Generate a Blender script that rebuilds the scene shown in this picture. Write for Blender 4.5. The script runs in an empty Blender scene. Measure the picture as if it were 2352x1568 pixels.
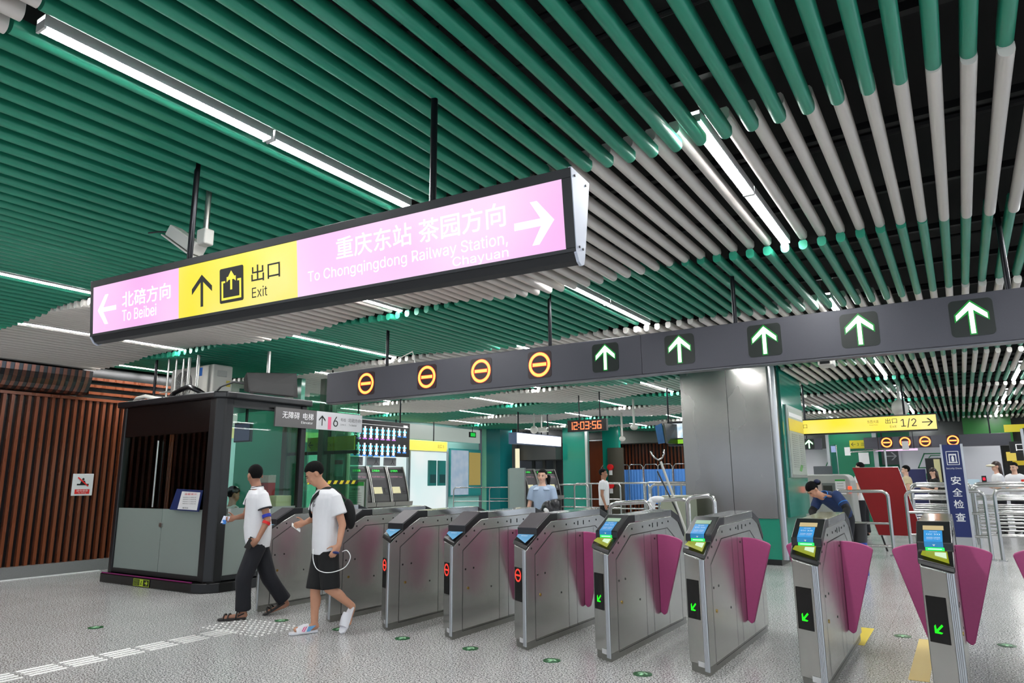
import bpy, bmesh, math, random
from mathutils import Vector, Matrix
random.seed(7)
S = bpy.context.scene
COL = S.collection
# ---------------------------------------------------------------- camera, world, exposure
cd = bpy.data.cameras.new('camera'); cam = bpy.data.objects.new('camera', cd); COL.objects.link(cam)
cd.sensor_width = 36.0; cd.lens = 1595.7 / 2352 * 36; cd.clip_start = .05; cd.clip_end = 200
_r = Vector((0.84356121, 0.53698537, -0.00715531)); _d = Vector((-0.11155519, 0.16218006, -0.98043514)); _f = Vector((-0.52531887, 0.82785527, 0.19671231))
M = Matrix((( _r.x, -_d.x, -_f.x, 0), (_r.y, -_d.y, -_f.y, 0), (_r.z, -_d.z, -_f.z, 1.5), (0, 0, 0, 1)))
cam.matrix_world = M
S.camera = cam
w = bpy.data.worlds.new('world'); S.world = w; w.use_nodes = True
w.node_tree.nodes['Background'].inputs[0].default_value = (.75, .85, 1, 1)
w.node_tree.nodes['Background'].inputs[1].default_value = 1.25  # added ambient fill, entering where the right and back walls are left off
S.view_settings.view_transform = 'Standard'; S.view_settings.look = 'None'
S.view_settings.gamma = 1; S.view_settings.use_curve_mapping = False
S.view_settings.exposure = 0.0
LIGHT = 86.0      # strength of every strip lamp's tube

# ---------------------------------------------------------------- materials
def lin(c):
    if isinstance(c, str):
        c = [int(c[i:i+2], 16) / 255 for i in (0, 2, 4)]
    return tuple((x / 12.92 if x <= .04045 else ((x + .055) / 1.055) ** 2.4) for x in c[:3])
MATS = {}
def mat(name, col, rough=.5, metal=0.0, var=.0, scale=20, bump=0.0, stretch=None, spec=.5, coat=0, rvar=0.0):
    """principled with procedural noise on colour, roughness and bump"""
    if name in MATS: return MATS[name]
    m = bpy.data.materials.new(name); m.use_nodes = True; nt = m.node_tree; N = nt.nodes; L = nt.links
    b = N['Principled BSDF']; c = lin(col)
    b.inputs['Base Color'].default_value = (*c, 1); b.inputs['Roughness'].default_value = rough
    b.inputs['Metallic'].default_value = metal; b.inputs['Specular IOR Level'].default_value = spec
    b.inputs['Coat Weight'].default_value = coat; b.inputs['Coat Roughness'].default_value = .08
    tc = N.new('ShaderNodeTexCoord'); mp = N.new('ShaderNodeMapping'); nz = N.new('ShaderNodeTexNoise')
    mp.inputs['Scale'].default_value = stretch or (1, 1, 1)
    nz.inputs['Scale'].default_value = scale; nz.inputs['Detail'].default_value = 3
    L.new(tc.outputs['Object'], mp.inputs[0]); L.new(mp.outputs[0], nz.inputs['Vector'])
    v = max(var, .02)
    mx = N.new('ShaderNodeMix'); mx.data_type = 'RGBA'
    mx.inputs['A'].default_value = (*[x * (1 - v) for x in c], 1); mx.inputs['B'].default_value = (*[min(1, x * (1 + v)) for x in c], 1)
    L.new(nz.outputs[0], mx.inputs['Factor']); L.new(mx.outputs['Result'], b.inputs['Base Color'])
    if rvar:
        mr = N.new('ShaderNodeMapRange'); mr.inputs['To Min'].default_value = max(.02, rough - rvar); mr.inputs['To Max'].default_value = rough + rvar
        L.new(nz.outputs[0], mr.inputs[0]); L.new(mr.outputs[0], b.inputs['Roughness'])
    if bump:
        bp = N.new('ShaderNodeBump'); bp.inputs['Strength'].default_value = bump; bp.inputs['Distance'].default_value = .01
        L.new(nz.outputs[0], bp.inputs['Height']); L.new(bp.outputs[0], b.inputs['Normal'])
    MATS[name] = m; return m
def emit(name, col, k=1.0, var=0.0, scale=3, sample=None):
    if name in MATS: return MATS[name]
    m = bpy.data.materials.new(name); m.use_nodes = True; nt = m.node_tree; N = nt.nodes; L = nt.links
    b = N['Principled BSDF']; c = lin(col)
    b.inputs['Base Color'].default_value = (*[x * .08 for x in c], 1); b.inputs['Roughness'].default_value = .3
    b.inputs['Emission Color'].default_value = (*c, 1); b.inputs['Emission Strength'].default_value = k
    if var:
        tc = N.new('ShaderNodeTexCoord'); nz = N.new('ShaderNodeTexNoise'); nz.inputs['Scale'].default_value = scale; nz.inputs['Detail'].default_value = 1
        L.new(tc.outputs['Object'], nz.inputs['Vector'])
        mx = N.new('ShaderNodeMix'); mx.data_type = 'RGBA'; mx.clamp_factor = True
        mx.inputs['A'].default_value = (*c, 1); mx.inputs['B'].default_value = (*[x + (1 - x) * var for x in c], 1)
        mr = N.new('ShaderNodeMapRange'); mr.inputs['From Min'].default_value = .35; mr.inputs['From Max'].default_value = .65
        L.new(nz.outputs[0], mr.inputs[0]); L.new(mr.outputs[0], mx.inputs['Factor']); L.new(mx.outputs['Result'], b.inputs['Emission Color'])
    if sample is False: m.cycles.emission_sampling = 'NONE'
    MATS[name] = m; return m
def glass(name, tint, clear=.9, rough=.02, body=None):
    """clear sheet: mostly see-through, fresnel gloss, a little tint; body gives frosted film"""
    if name in MATS: return MATS[name]
    m = bpy.data.materials.new(name); m.use_nodes = True; nt = m.node_tree; N = nt.nodes; L = nt.links
    N.remove(N['Principled BSDF']); out = [n for n in N if n.type == 'OUTPUT_MATERIAL'][0]
    tr = N.new('ShaderNodeBsdfTransparent'); tr.inputs[0].default_value = (*lin(tint), 1)
    gl = N.new('ShaderNodeBsdfGlossy'); gl.inputs[0].default_value = (1, 1, 1, 1); gl.inputs[1].default_value = rough
    fr = N.new('ShaderNodeFresnel'); fr.inputs[0].default_value = 1.25
    nz = N.new('ShaderNodeTexNoise'); nz.inputs['Scale'].default_value = 2
    base = tr
    if body:
        df = N.new('ShaderNodeBsdfDiffuse'); df.inputs[0].default_value = (*lin(body), 1)
        tl = N.new('ShaderNodeBsdfTranslucent'); tl.inputs[0].default_value = (*lin(body), 1)
        a = N.new('ShaderNodeMixShader'); a.inputs[0].default_value = .5; L.new(df.outputs[0], a.inputs[1]); L.new(tl.outputs[0], a.inputs[2])
        k = N.new('ShaderNodeMixShader'); k.inputs[0].default_value = clear; L.new(a.outputs[0], k.inputs[1]); L.new(tr.outputs[0], k.inputs[2]); base = k
    mx = N.new('ShaderNodeMixShader'); L.new(fr.outputs[0], mx.inputs[0]); L.new(base.outputs[0], mx.inputs[1]); L.new(gl.outputs[0], mx.inputs[2])
    L.new(mx.outputs[0], out.inputs[0]); MATS[name] = m; return m

STEEL = mat('brushed_steel', (.72, .72, .70), .3, .95, .10, 6, .015, (1, 1, 60), rvar=.06)
STEELD = mat('gate_brushed_steel', (.76, .76, .745), .25, .88, .05, 4, 0, (30, 30, 1), rvar=.04)
STEELP = mat('polished_steel', (.78, .78, .77), .14, 1, .04, 8)
TUBE = mat('stainless_rail_tube', (.73, .73, .72), .26, .92, .05, 10)
BLACK = mat('black_plastic', (.055, .058, .065), .28, 0, .1, 15)
BLACKG = mat('black_gloss_panel', (.025, .025, .028), .22, 0, .1, 4)
BLACKM = mat('matt_black_metal', (.07, .072, .08), .4, 0, .1, 30)
DGREY = mat('dark_grey_powder_coat', (.29, .29, .32), .38, .3, .08, 90, .02)
PINK = mat('magenta_rubber', (.70, .29, .50), .5, 0, .06, 40, .05, rvar=.05)
WHITE = mat('white_plastic', (.86, .86, .86), .4, 0, .03, 10)
OFFW = mat('off_white_enamel', (.80, .79, .76), .45, 0, .03, 10)
GREEN_T = mat('green_painted_tube', (.17, .57, .46), .33, .1, .05, 6, rvar=.05)
WHITE_T = mat('white_painted_tube', (.85, .825, .80), .36, .0, .03, 6, rvar=.05)
TEAL = mat('teal_glass_wall', (.10, .50, .43), .12, 0, .06, 1.2)
BROWN = mat('bronze_wood_slat', (.46, .235, .13), .28, .1, .25, 9, .02, (1, 1, .1), rvar=.08)
DARKW = mat('black_backing_panel', (.022, .021, .022), .22, 0, .2, 6)
LAMP = emit('strip_lamp_tube', (1, 1, 1), LIGHT)
LEDR = emit('red_led_core', (1, .53, .24), 3.6, sample=False)
LEDRH = emit('red_led_halo', (.86, .0, .04), .9, sample=False)  # painted halo: light bleed around the red symbols as a dim glowing plate
LEDG = emit('green_led_core', (.93, 1, .95), 2.2, sample=False)
LEDGH = emit('green_led_halo', (.0, .62, .2), .75, sample=False)  # painted halo for the green bleed around the arrows
LEDG2 = emit('green_led_bright', (.12, .95, .12), 1.1, sample=False)
LEDR2 = emit('red_led_bright', (1, .25, .2), 1.2, sample=False)
LEDBK = mat('led_board_black', (.035, .04, .04), .3, 0, .1, 200)
TXTW = mat('white_lettering', (.9, .9, .9), .5)
TXTK = mat('black_lettering', (.03, .03, .03), .5)

# ---------------------------------------------------------------- mesh builder
def frame(d):
    d = Vector(d).normalized(); u = Vector((0, 0, 1)) if abs(d.z) < .9 else Vector((1, 0, 0))
    a = u.cross(d).normalized(); b = d.cross(a); return a, b, d
class MB:
    def __init__(s): s.v = []; s.f = []; s.m = []
    def _add(s, vs, fs, m=0):
        o = len(s.v); s.v += [tuple(x) for x in vs]; s.f += [tuple(i + o for i in f) for f in fs]; s.m += [m] * len(fs); return s
    def box(s, x0, x1, y0, y1, z0, z1, m=0):
        return s._add([(x, y, z) for z in (z0, z1) for y in (y0, y1) for x in (x0, x1)],
                      [(0, 2, 3, 1), (4, 5, 7, 6), (0, 1, 5, 4), (2, 6, 7, 3), (0, 4, 6, 2), (1, 3, 7, 5)], m)
    def quad(s, a, b, c, d, m=0): return s._add([a, b, c, d], [(0, 1, 2, 3)], m)
    def prism(s, pts, fn, a0, a1, m=0, cap=True):
        """pts: 2-d outline; fn(p, q, a) -> 3-d"""
        n = len(pts); vs = [fn(p, q, a0) for p, q in pts] + [fn(p, q, a1) for p, q in pts]
        fs = [(i, (i + 1) % n, n + (i + 1) % n, n + i) for i in range(n)]
        if cap: fs += [tuple(range(n - 1, -1, -1)), tuple(range(n, 2 * n))]
        return s._add(vs, fs, m)
    def px(s, pts, x0, x1, m=0): return s.prism(pts, lambda p, q, a: (a, p, q), x0, x1, m)
    def py(s, pts, y0, y1, m=0): return s.prism(pts, lambda p, q, a: (p, a, q), y0, y1, m)
    def pz(s, pts, z0, z1, m=0): return s.prism(pts, lambda p, q, a: (p, q, a), z0, z1, m)
    def cyl(s, p0, p1, r0, r1=None, n=12, m=0):
        r1 = r0 if r1 is None else r1; p0 = Vector(p0); p1 = Vector(p1); a, b, d = frame(p1 - p0)
        vs = []
        for p, r in ((p0, r0), (p1, r1)):
            vs += [p + (a * math.cos(t) + b * math.sin(t)) * r for t in (2 * math.pi * i / n for i in range(n))]
        fs = [(i, (i + 1) % n, n + (i + 1) % n, n + i) for i in range(n)] + [tuple(range(n - 1, -1, -1)), tuple(range(n, 2 * n))]
        return s._add(vs, fs, m)
    def tube(s, pts, r, n=8, m=0, closed=False):
        P = [Vector(p) for p in pts]; k = len(P); vs = []; prev = None
        for i in range(k):
            t = (P[(i + 1) % k] - P[i - 1]) if (closed or 0 < i < k - 1) else (P[1] - P[0] if i == 0 else P[-1] - P[-2])
            t.normalize()
            if prev is None: a, b, _ = frame(t)
            else:
                a = (prev - t * prev.dot(t)).normalized(); b = t.cross(a)
            prev = a
            rr = r[i] if isinstance(r, (list, tuple)) else r
            vs += [P[i] + (a * math.cos(q) + b * math.sin(q)) * rr for q in (2 * math.pi * j / n for j in range(n))]
        fs = []
        for i in range(k if closed else k - 1):
            o, o2 = i * n, ((i + 1) % k) * n
            fs += [(o + j, o + (j + 1) % n, o2 + (j + 1) % n, o2 + j) for j in range(n)]
        if not closed: fs += [tuple(range(n - 1, -1, -1)), tuple(range((k - 1) * n, k * n))]
        return s._add(vs, fs, m)
    def ell(s, c, rad, R=None, nu=16, nv=10, m=0):
        c = Vector(c); vs = []; fs = []
        def P(u, v):
            q = Vector((math.cos(u) * math.sin(v) * rad[0], math.sin(u) * math.sin(v) * rad[1], math.cos(v) * rad[2]))
            return c + (R @ q if R is not None else q)
        vs.append(P(0, 0))
        for j in range(1, nv): vs += [P(2 * math.pi * i / nu, math.pi * j / nv) for i in range(nu)]
        vs.append(P(0, math.pi))
        for i in range(nu): fs.append((0, 1 + i, 1 + (i + 1) % nu))
        for j in range(nv - 2):
            o = 1 + j * nu; fs += [(o + i, o + nu + i, o + nu + (i + 1) % nu, o + (i + 1) % nu) for i in range(nu)]
        o = 1 + (nv - 2) * nu; e = len(vs) - 1
        for i in range(nu): fs.append((o + i, e, o + (i + 1) % nu))
        return s._add(vs, fs, m)
    def cap(s, p0, p1, r0, r1, n=14, m=0):
        """tapered capsule"""
        p0 = Vector(p0); p1 = Vector(p1); d = (p1 - p0).normalized(); pts = []; rr = []
        for t in (math.pi / 2 * .96, math.pi / 3, math.pi / 6, 0): pts.append(p0 - d * r0 * math.sin(t)); rr.append(max(.0008, r0 * math.cos(t)))
        for t in (0, math.pi / 6, math.pi / 3, math.pi / 2 * .96): pts.append(p1 + d * r1 * math.sin(t)); rr.append(max(.0008, r1 * math.cos(t)))
        return s.tube(pts, rr, n, m)
    def loft(s, rings, n=20, m=0):
        """rings: (centre, sidevec*halfwidth, frontvec*halfdepth)"""
        vs = []
        for c, a, b in rings:
            c = Vector(c); a = Vector(a); b = Vector(b)
            vs += [c + a * math.cos(t) + b * math.sin(t) for t in (2 * math.pi * j / n for j in range(n))]
        fs = []
        for i in range(len(rings) - 1):
            o = i * n; fs += [(o + j, o + (j + 1) % n, o + n + (j + 1) % n, o + n + j) for j in range(n)]
        fs += [tuple(range(n - 1, -1, -1)), tuple(range((len(rings) - 1) * n, len(rings) * n))]
        return s._add(vs, fs, m)
    def join(s, o, mt=None):
        k = len(s.v); s.v += [tuple(mt @ Vector(v)) if mt else v for v in o.v]; s.f += [tuple(i + k for i in f) for f in o.f]; s.m += o.m; return s
def mesh(name, mb, mats, smooth=False, bevel=0, loc=None, seg=2, fixn=True):
    me = bpy.data.meshes.new(name)
    vs = mb.v if loc is None else [(v[0] - loc[0], v[1] - loc[1], v[2] - loc[2]) for v in mb.v]
    me.from_pydata(vs, [], mb.f)
    for m in (mats if isinstance(mats, (list, tuple)) else [mats]): me.materials.append(m)
    me.polygons.foreach_set('material_index', mb.m); me.update()
    if fixn or bevel:
        bm = bmesh.new(); bm.from_mesh(me)
        bmesh.ops.recalc_face_normals(bm, faces=bm.faces)
        if bevel:
            ed = [e for e in bm.edges if len(e.link_faces) == 2 and e.calc_face_angle(0) > .6]
            bmesh.ops.bevel(bm, geom=ed, offset=bevel, segments=seg, affect='EDGES', profile=.5, clamp_overlap=True)
        bm.to_mesh(me); bm.free()
    if smooth is True:
        me.polygons.foreach_set('use_smooth', [True] * len(me.polygons))
    elif smooth:
        me.polygons.foreach_set('use_smooth', [True] * len(me.polygons)); me.set_sharp_from_angle(angle=math.radians(smooth))
    return me
def link(name, me, parent=None, loc=None):
    o = bpy.data.objects.new(name, me); COL.objects.link(o)
    if parent is not None: o.parent = parent
    if loc is not None: o.location = loc
    return o
ROOTLOC = {}
def wl(o):
    while o.parent: o = o.parent
    return tuple(o.location)
def part(name, mb, mats, parent, world=True, label=None, **k):
    """a part; mb in world coordinates when world (parents unrotated)"""
    if world: k['loc'] = wl(parent)
    o = link(name, mesh(name, mb, mats, **k), parent)
    if label: o['label'] = label
    return o
def tag(o, label=None, cat=None, group=None, kind=None):
    if label: o['label'] = label
    if cat: o['category'] = cat
    if group: o['group'] = group
    if kind: o['kind'] = kind
    return o
def thing(name, label, cat, loc, rz=0, group=None):
    o = bpy.data.objects.new(name, None); COL.objects.link(o); o.empty_display_size = .1
    o.location = loc; o.rotation_euler = (0, 0, rz); return tag(o, label, cat, group)
def solo(name, mb, mats, label, cat, loc=None, group=None, kind=None, **k):
    """thing that is one mesh, origin at loc"""
    if loc is None:
        n = len(mb.v); loc = (sum(v[0] for v in mb.v) / n, sum(v[1] for v in mb.v) / n, min(v[2] for v in mb.v))
    o = link(name, mesh(name, mb, mats, loc=loc, **k), None, loc); return tag(o, label, cat, group, kind)
def struct(name, mb, mats, label=None, **k):
    o = link(name, mesh(name, mb, mats, **k)); o['kind'] = 'structure'
    if label: o['label'] = label
    return o
def copy_tree(o, parent=None):
    c = o.copy(); COL.objects.link(c)
    if parent is not None: c.parent = parent
    for ch in list(o.children): copy_tree(ch, c)
    return c
FONT = None
try:
    import os
    for _r in ('LOCAL', 'SYSTEM'):
        _p = os.path.join(bpy.utils.resource_path(_r), 'datafiles', 'fonts', 'Inter.woff2')
        if FONT is None and os.path.exists(_p): FONT = bpy.data.fonts.load(_p)   # the sans face that ships with Blender
except Exception: FONT = None
def text(s, m, parent, org, xd, ud, h, w=None, align='c', name='lettering', depth=.002, bold=0.0, world=True, label=None, spacing=1.0, vdir=False):
    """lettering: org = left-bottom ('l') or centre ('c') point, xd = reading direction, ud = up; h = glyph box height, w = total width"""
    cu = bpy.data.curves.new('t', 'FONT'); cu.body = s; cu.size = 1; cu.extrude = 0; cu.offset = bold; cu.space_character = spacing; cu.resolution_u = 3
    if FONT is not None and all(ord(c) < 128 for c in s): cu.font = FONT
    ob = bpy.data.objects.new('t', cu); COL.objects.link(ob)
    dg = bpy.context.evaluated_depsgraph_get(); dg.update()
    me = bpy.data.meshes.new_from_object(ob.evaluated_get(dg)); bpy.data.objects.remove(ob)
    vs = [tuple(v.co) for v in me.vertices]; fs = [tuple(p.vertices) for p in me.polygons]; bpy.data.meshes.remove(me)
    if not vs: return None
    x0 = min(v[0] for v in vs); x1 = max(v[0] for v in vs); y0 = min(v[1] for v in vs); y1 = max(v[1] for v in vs)
    sy = h / (y1 - y0); sx = (w / (x1 - x0)) if w else sy
    xd = Vector(xd).normalized(); ud = Vector(ud).normalized(); nd = xd.cross(ud).normalized(); org = Vector(org)
    W = (x1 - x0) * sx; off = Vector((0, 0)) if align == 'l' else (Vector((-W / 2, -h / 2)) if align == 'c' else Vector((-W, 0)))
    mb = MB(); mb._add([org + xd * ((v[0] - x0) * sx + off[0]) + ud * ((v[1] - y0) * sy + off[1]) + nd * depth for v in vs], fs)
    if parent is None: return mb
    return part(name, mb, m, parent, world, label, fixn=False)
def shape2d(polys, m, parent, org, xd, ud, sc, name='symbol', depth=.002, world=True, label=None, mats=None):
    """flat polygons (list of outlines or (outline, material)) on a plane, thin plates"""
    xd = Vector(xd).normalized(); ud = Vector(ud).normalized(); nd = xd.cross(ud).normalized(); org = Vector(org); mb = MB()
    for p in polys:
        k = 0
        if isinstance(p, tuple) and isinstance(p[1], int): p, k = p
        P = [org + xd * a * sc + ud * b * sc for a, b in p]; n = len(P)
        mb._add([q + nd * .0003 for q in P] + [q + nd * depth for q in P], [tuple(range(n, 2 * n))] + [(i, (i + 1) % n, n + (i + 1) % n, n + i) for i in range(n)], k)
    if parent is None: return mb
    return part(name, mb, mats or m, parent, world, label, fixn=False)
def ring2d(r0, r1, n=28, cx=0, cy=0, sx=1):
    c = lambda t, r: (cx + math.cos(t) * r * sx, cy + math.sin(t) * r)
    T = [2 * math.pi * i / n for i in range(n + 1)]
    return [[c(T[i], r0), c(T[i], r1), c(T[i + 1], r1), c(T[i + 1], r0)] for i in range(n)]
def rect2d(x0, x1, y0, y1): return [(x0, y0), (x1, y0), (x1, y1), (x0, y1)]
def rrect(x0, x1, y0, y1, r, n=5):
    o = []
    for cx, cy, a in ((x1 - r, y1 - r, 0), (x0 + r, y1 - r, 90), (x0 + r, y0 + r, 180), (x1 - r, y0 + r, 270)):
        o += [(cx + r * math.cos(math.radians(a + 90 * i / n)), cy + r * math.sin(math.radians(a + 90 * i / n))) for i in range(n + 1)]
    return o
def arrow_up(w=.1, head=.42, t=0.0):
    """up arrow in a unit box (-.5...5), three convex plates; t thickens"""
    w = w + t
    return [rect2d(-w / 2, w / 2, -.5 - t / 2, .38), [(0, .5 + t), (-head - t / 2, .1 + t / 2), (-head - t / 2, -.07 - t), (0, .5 - w * 1.62)], [(0, .5 + t), (0, .5 - w * 1.62), (head + t / 2, -.07 - t), (head + t / 2, .1 + t / 2)]]
def rot2d(p, a):
    c, s_ = math.cos(a), math.sin(a); return [[(x * c - y * s_, x * s_ + y * c) for x, y in q] for q in p]
def noentry(): return ring2d(.36, .5) + [rect2d(-.34, .34, -.07, .07)]
def remesh(name, mb, mats, parent, vox=.009, smooth=3, world=True, label=None):
    """union overlapping closed lumps into one smooth skin"""
    me = mesh(name, mb, mats, loc=wl(parent) if world else None)
    o = bpy.data.objects.new('tmp', me); COL.objects.link(o)
    md = o.modifiers.new('r', 'REMESH'); md.mode = 'VOXEL'; md.voxel_size = vox
    if smooth:
        sm = o.modifiers.new('s', 'SMOOTH'); sm.factor = .5; sm.iterations = smooth
    dg = bpy.context.evaluated_depsgraph_get(); dg.update()
    n = bpy.data.meshes.new_from_object(o.evaluated_get(dg)); bpy.data.objects.remove(o); n.name = name
    n.materials.clear()
    for m in (mats if isinstance(mats, (list, tuple)) else [mats]): n.materials.append(m)
    n.polygons.foreach_set('use_smooth', [True] * len(n.polygons))
    q = link(name, n, parent)
    if label: q['label'] = label
    return q
# ---------------------------------------------------------------- floor
def floor_mat():
    m = bpy.data.materials.new('speckled_granite_tiles'); m.use_nodes = True; nt = m.node_tree; N = nt.nodes; L = nt.links; b = N['Principled BSDF']
    tc = N.new('ShaderNodeTexCoord')
    v = N.new('ShaderNodeTexNoise'); v.inputs['Scale'].default_value = 95; v.inputs['Detail'].default_value = 4; v.inputs['Roughness'].default_value = .75
    n2 = N.new('ShaderNodeTexNoise'); n2.inputs['Scale'].default_value = 1.3; n2.inputs['Detail'].default_value = 2
    L.new(tc.outputs['Object'], v.inputs['Vector']); L.new(tc.outputs['Object'], n2.inputs['Vector'])
    cr = N.new('ShaderNodeValToRGB'); e = cr.color_ramp.elements
    e[0].position = .42; e[0].color = (*lin((.30, .30, .30)), 1); e[1].position = .58; e[1].color = (*lin((.90, .90, .895)), 1)
    k = cr.color_ramp.elements.new(.49); k.color = (*lin((.64, .64, .635)), 1)
    L.new(v.outputs[0], cr.inputs[0]); v.inputs['Detail'].default_value = 2; v.inputs['Scale'].default_value = 75
    br = N.new('ShaderNodeTexBrick'); br.inputs['Scale'].default_value = 1; br.offset = 0
    br.inputs['Mortar Size'].default_value = .0022; br.inputs['Brick Width'].default_value = .8; br.inputs['Row Height'].default_value = .8
    br.inputs['Color1'].default_value = (1, 1, 1, 1); br.inputs['Color2'].default_value = (.93, .93, .93, 1); br.inputs['Mortar'].default_value = (.62, .62, .62, 1)
    L.new(tc.outputs['Object'], br.inputs['Vector'])
    mu = N.new('ShaderNodeMix'); mu.data_type = 'RGBA'; mu.blend_type = 'MULTIPLY'; mu.inputs['Factor'].default_value = 1
    L.new(cr.outputs[0], mu.inputs['A']); L.new(br.outputs[0], mu.inputs['B']); L.new(mu.outputs['Result'], b.inputs['Base Color'])
    mr = N.new('ShaderNodeMapRange'); mr.inputs['To Min'].default_value = .12; mr.inputs['To Max'].default_value = .30
    L.new(n2.outputs[0], mr.inputs[0]); L.new(mr.outputs[0], b.inputs['Roughness']); b.inputs['Specular IOR Level'].default_value = .45
    return m
FLOOR = floor_mat()
struct('floor', MB().box(-22, 9, -7, 34, -.2, 0), FLOOR)
CEIL = mat('black_ceiling_void', (.02, .02, .022), .8)
struct('ceiling', MB().box(-22, 9, -7, 34, 4.15, 4.3), CEIL)
# dark service pipes and rails that run crosswise above the tubes
PIPE = mat('dark_galvanised_pipe', (.13, .13, .135), .5, .5)
mb = MB()
for i in range(-3, 24):
    y = 1.2 + i * 1.22
    mb.box(-16, 8, y, y + .05, 3.78, 3.83)
    if i % 2: mb.cyl((-16, y + .5, 3.95), (8, y + .5, 3.95), .03, n=8)
    if i % 4 == 1: mb.cyl((-16, y + .75, 3.9), (8, y + .75, 3.9), .018, n=8)
struct('trim_1', mb, PIPE, 'dark pipes and hanging rails above the ceiling tubes')

# ---------------------------------------------------------------- walls
GRAN = mat('grey_granite_plinth', (.47, .47, .47), .35, 0, .25, 90)
PLAIN = mat('pale_grey_wall', (.62, .63, .64), .5, 0, .04, 2)
PALE = mat('white_panel_wall', (.80, .80, .82), .35, 0, .03, 2)
mb = MB()
mb.box(-13.6, -13.28, -7, 8.7, .19, 3.7, 1)
mb.box(-13.6, -13.12, -7, 8.7, 0, .19, 2)
y = -6.9
while y < 8.6:
    mb.box(-13.29, -13.2, y, y + .05, .19, 2.98, 0); y += .124
mb.box(-13.3, -13.17, -7, 8.7, 2.98, 3.03, 0)
for k in range(3): mb.box(-13.3, -13.2, 6.46, 8.7, 3.1 + k * .13, 3.15 + k * .13, 0)
# curved bronze valance on the nearer stretch
y = -6.9
arc = [(-13.2 + .28 * math.sin(t) , 3.05 + .42 * (1 - math.cos(t))) for t in (i * math.pi / 2 / 6 for i in range(7))]
while y < 6.35:
    for i in range(6):
        (xa, za), (xb, zb) = arc[i], arc[i + 1]
        mb.prism([(xa, za), (xb, zb), (xb - .02, zb + .01), (xa - .03, za)], lambda p, q, a: (p, a, q), y, y + .06, 3)
        mb.prism([(xa - .01, za), (xb - .01, zb), (xb - .03, zb + .01), (xa - .04, za)], lambda p, q, a: (p, a, q), y + .06, y + .124, 4)
    y += .124
BRONZE = mat('polished_bronze_sheet', (.62, .44, .38), .18, .8, .1, 6); GREYB = mat('polished_grey_sheet', (.33, .34, .35), .15, .8, .1, 6)
struct('wall_left', mb, [BROWN, DARKW, GRAN, BRONZE, GREYB], 'dark wall of vertical brown slats with granite plinth')
# bright metal strip in the floor in front of that wall
struct('trim_2', MB().box(-13.08, -13.0, -7, 6.9, 0, .012), mat('bright_aluminium_strip', (.95, .95, .95), .4, .3), 'bright aluminium strip where floor meets the slat wall')
# hall widens behind the booth
struct('wall_corner', MB().box(-16.2, -13.28, 8.7, 8.9, 0, 4.2), mat('dark_green_wall', (.25, .45, .38), .3, 0, .05, 2))
GLOW = emit('daylit_white_cladding', (.88, .97, .97), .85, .6, .8)
mb = MB().box(-16.5, -16.2, 8.9, 23.0, 0, 4.2)
struct('wall_hall', mb, mat('pale_teal_cladding', (.62, .83, .80), .25, 0, .05, 1), 'pale teal side wall of the far hall')


struct('wall_far', MB().box(-22, 9, 31, 31.2, 0, 4.2), mat('dim_grey_wall', (.30, .31, .31), .4, 0, .1, 2))

# ---------------------------------------------------------------- ceiling of tubes
PITCH = .155; X0 = -1.13
def band_y(k): return 1.44 + 2.49 * k
def tube_z(k, i):
    ph = (i + (15 if k % 2 == 0 else 0)) / 30.0
    return 3.565 + .052 * math.cos(2 * math.pi * ph)
def tube_mesh(name, m, L=2.53):
    prof = [(-.025, .088), (.025, .088), (.037, .07), (.037, .034)] + [(.037 * math.cos(t), .034 - .034 * math.sin(t)) for t in (math.pi * i / 8 for i in range(1, 8))] + [(-.037, .034), (-.037, .07)]
    return mesh(name, MB().prism(prof, lambda p, q, a: (p, a, q), 0, L), m, smooth=40)
TG = tube_mesh('green_tube', GREEN_T); TGL = tube_mesh('green_tube_long', GREEN_T, 2.75); TW = tube_mesh('white_tube', WHITE_T)
is_lamp = lambda k, i: (i - (0 if k % 2 else 15)) % 30 == 0
NTH = ['', 'first', 'second', 'third', 'fourth', 'fifth', 'sixth', 'seventh', 'eighth', 'ninth', 'tenth', 'eleventh', 'twelfth', 'thirteenth', 'fourteenth', 'fifteenth', 'sixteenth', 'seventeenth', 'eighteenth', 'nineteenth', 'twentieth'] + ['twenty ' + q for q in ('first', 'second', 'third', 'fourth', 'fifth', 'sixth', 'seventh', 'eighth', 'ninth')] + ['thirtieth']
def tube_label(k, i):
    if k == -1: return f'white tube end in the top left corner of the view, {NTH[i + 18]} from the left'
    off = 0 if k % 2 else 15; lamps = [j for j in range(-77 - 0, 14) if (j - off) % 30 == 0]
    j = min(lamps, key=lambda q: abs(q - i)); n = len(lamps); r_ = lamps.index(j)
    nm = 'only' if n == 1 else ('leftmost', 'middle', 'rightmost')[r_] if n == 3 else ('leftmost', 'rightmost')[r_]
    b = {0: 'green ceiling tube, band nearest the camera', 1: 'white ceiling tube, band beyond the pink sign', 2: 'green ceiling tube, band before the lane sign'}[k]
    return f'{b}, {NTH[abs(i - j)]} {"right" if i > j else "left"} of its {nm} lamp'
BAND = {-1: ('white ceiling tube with its cut end above the top left corner of the view', 'white tubes in the top left corner'),
        0: ('long green ceiling tube in the green band nearest the camera', 'green tubes of the nearest band'),
        1: ('long white ceiling tube in the band just beyond the pink and yellow sign', 'white tubes of the band past the big sign'),
        2: ('long green ceiling tube in the band just in front of the grey lane sign', 'green tubes of the band before the lane sign')}
n_ind = 0
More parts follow.
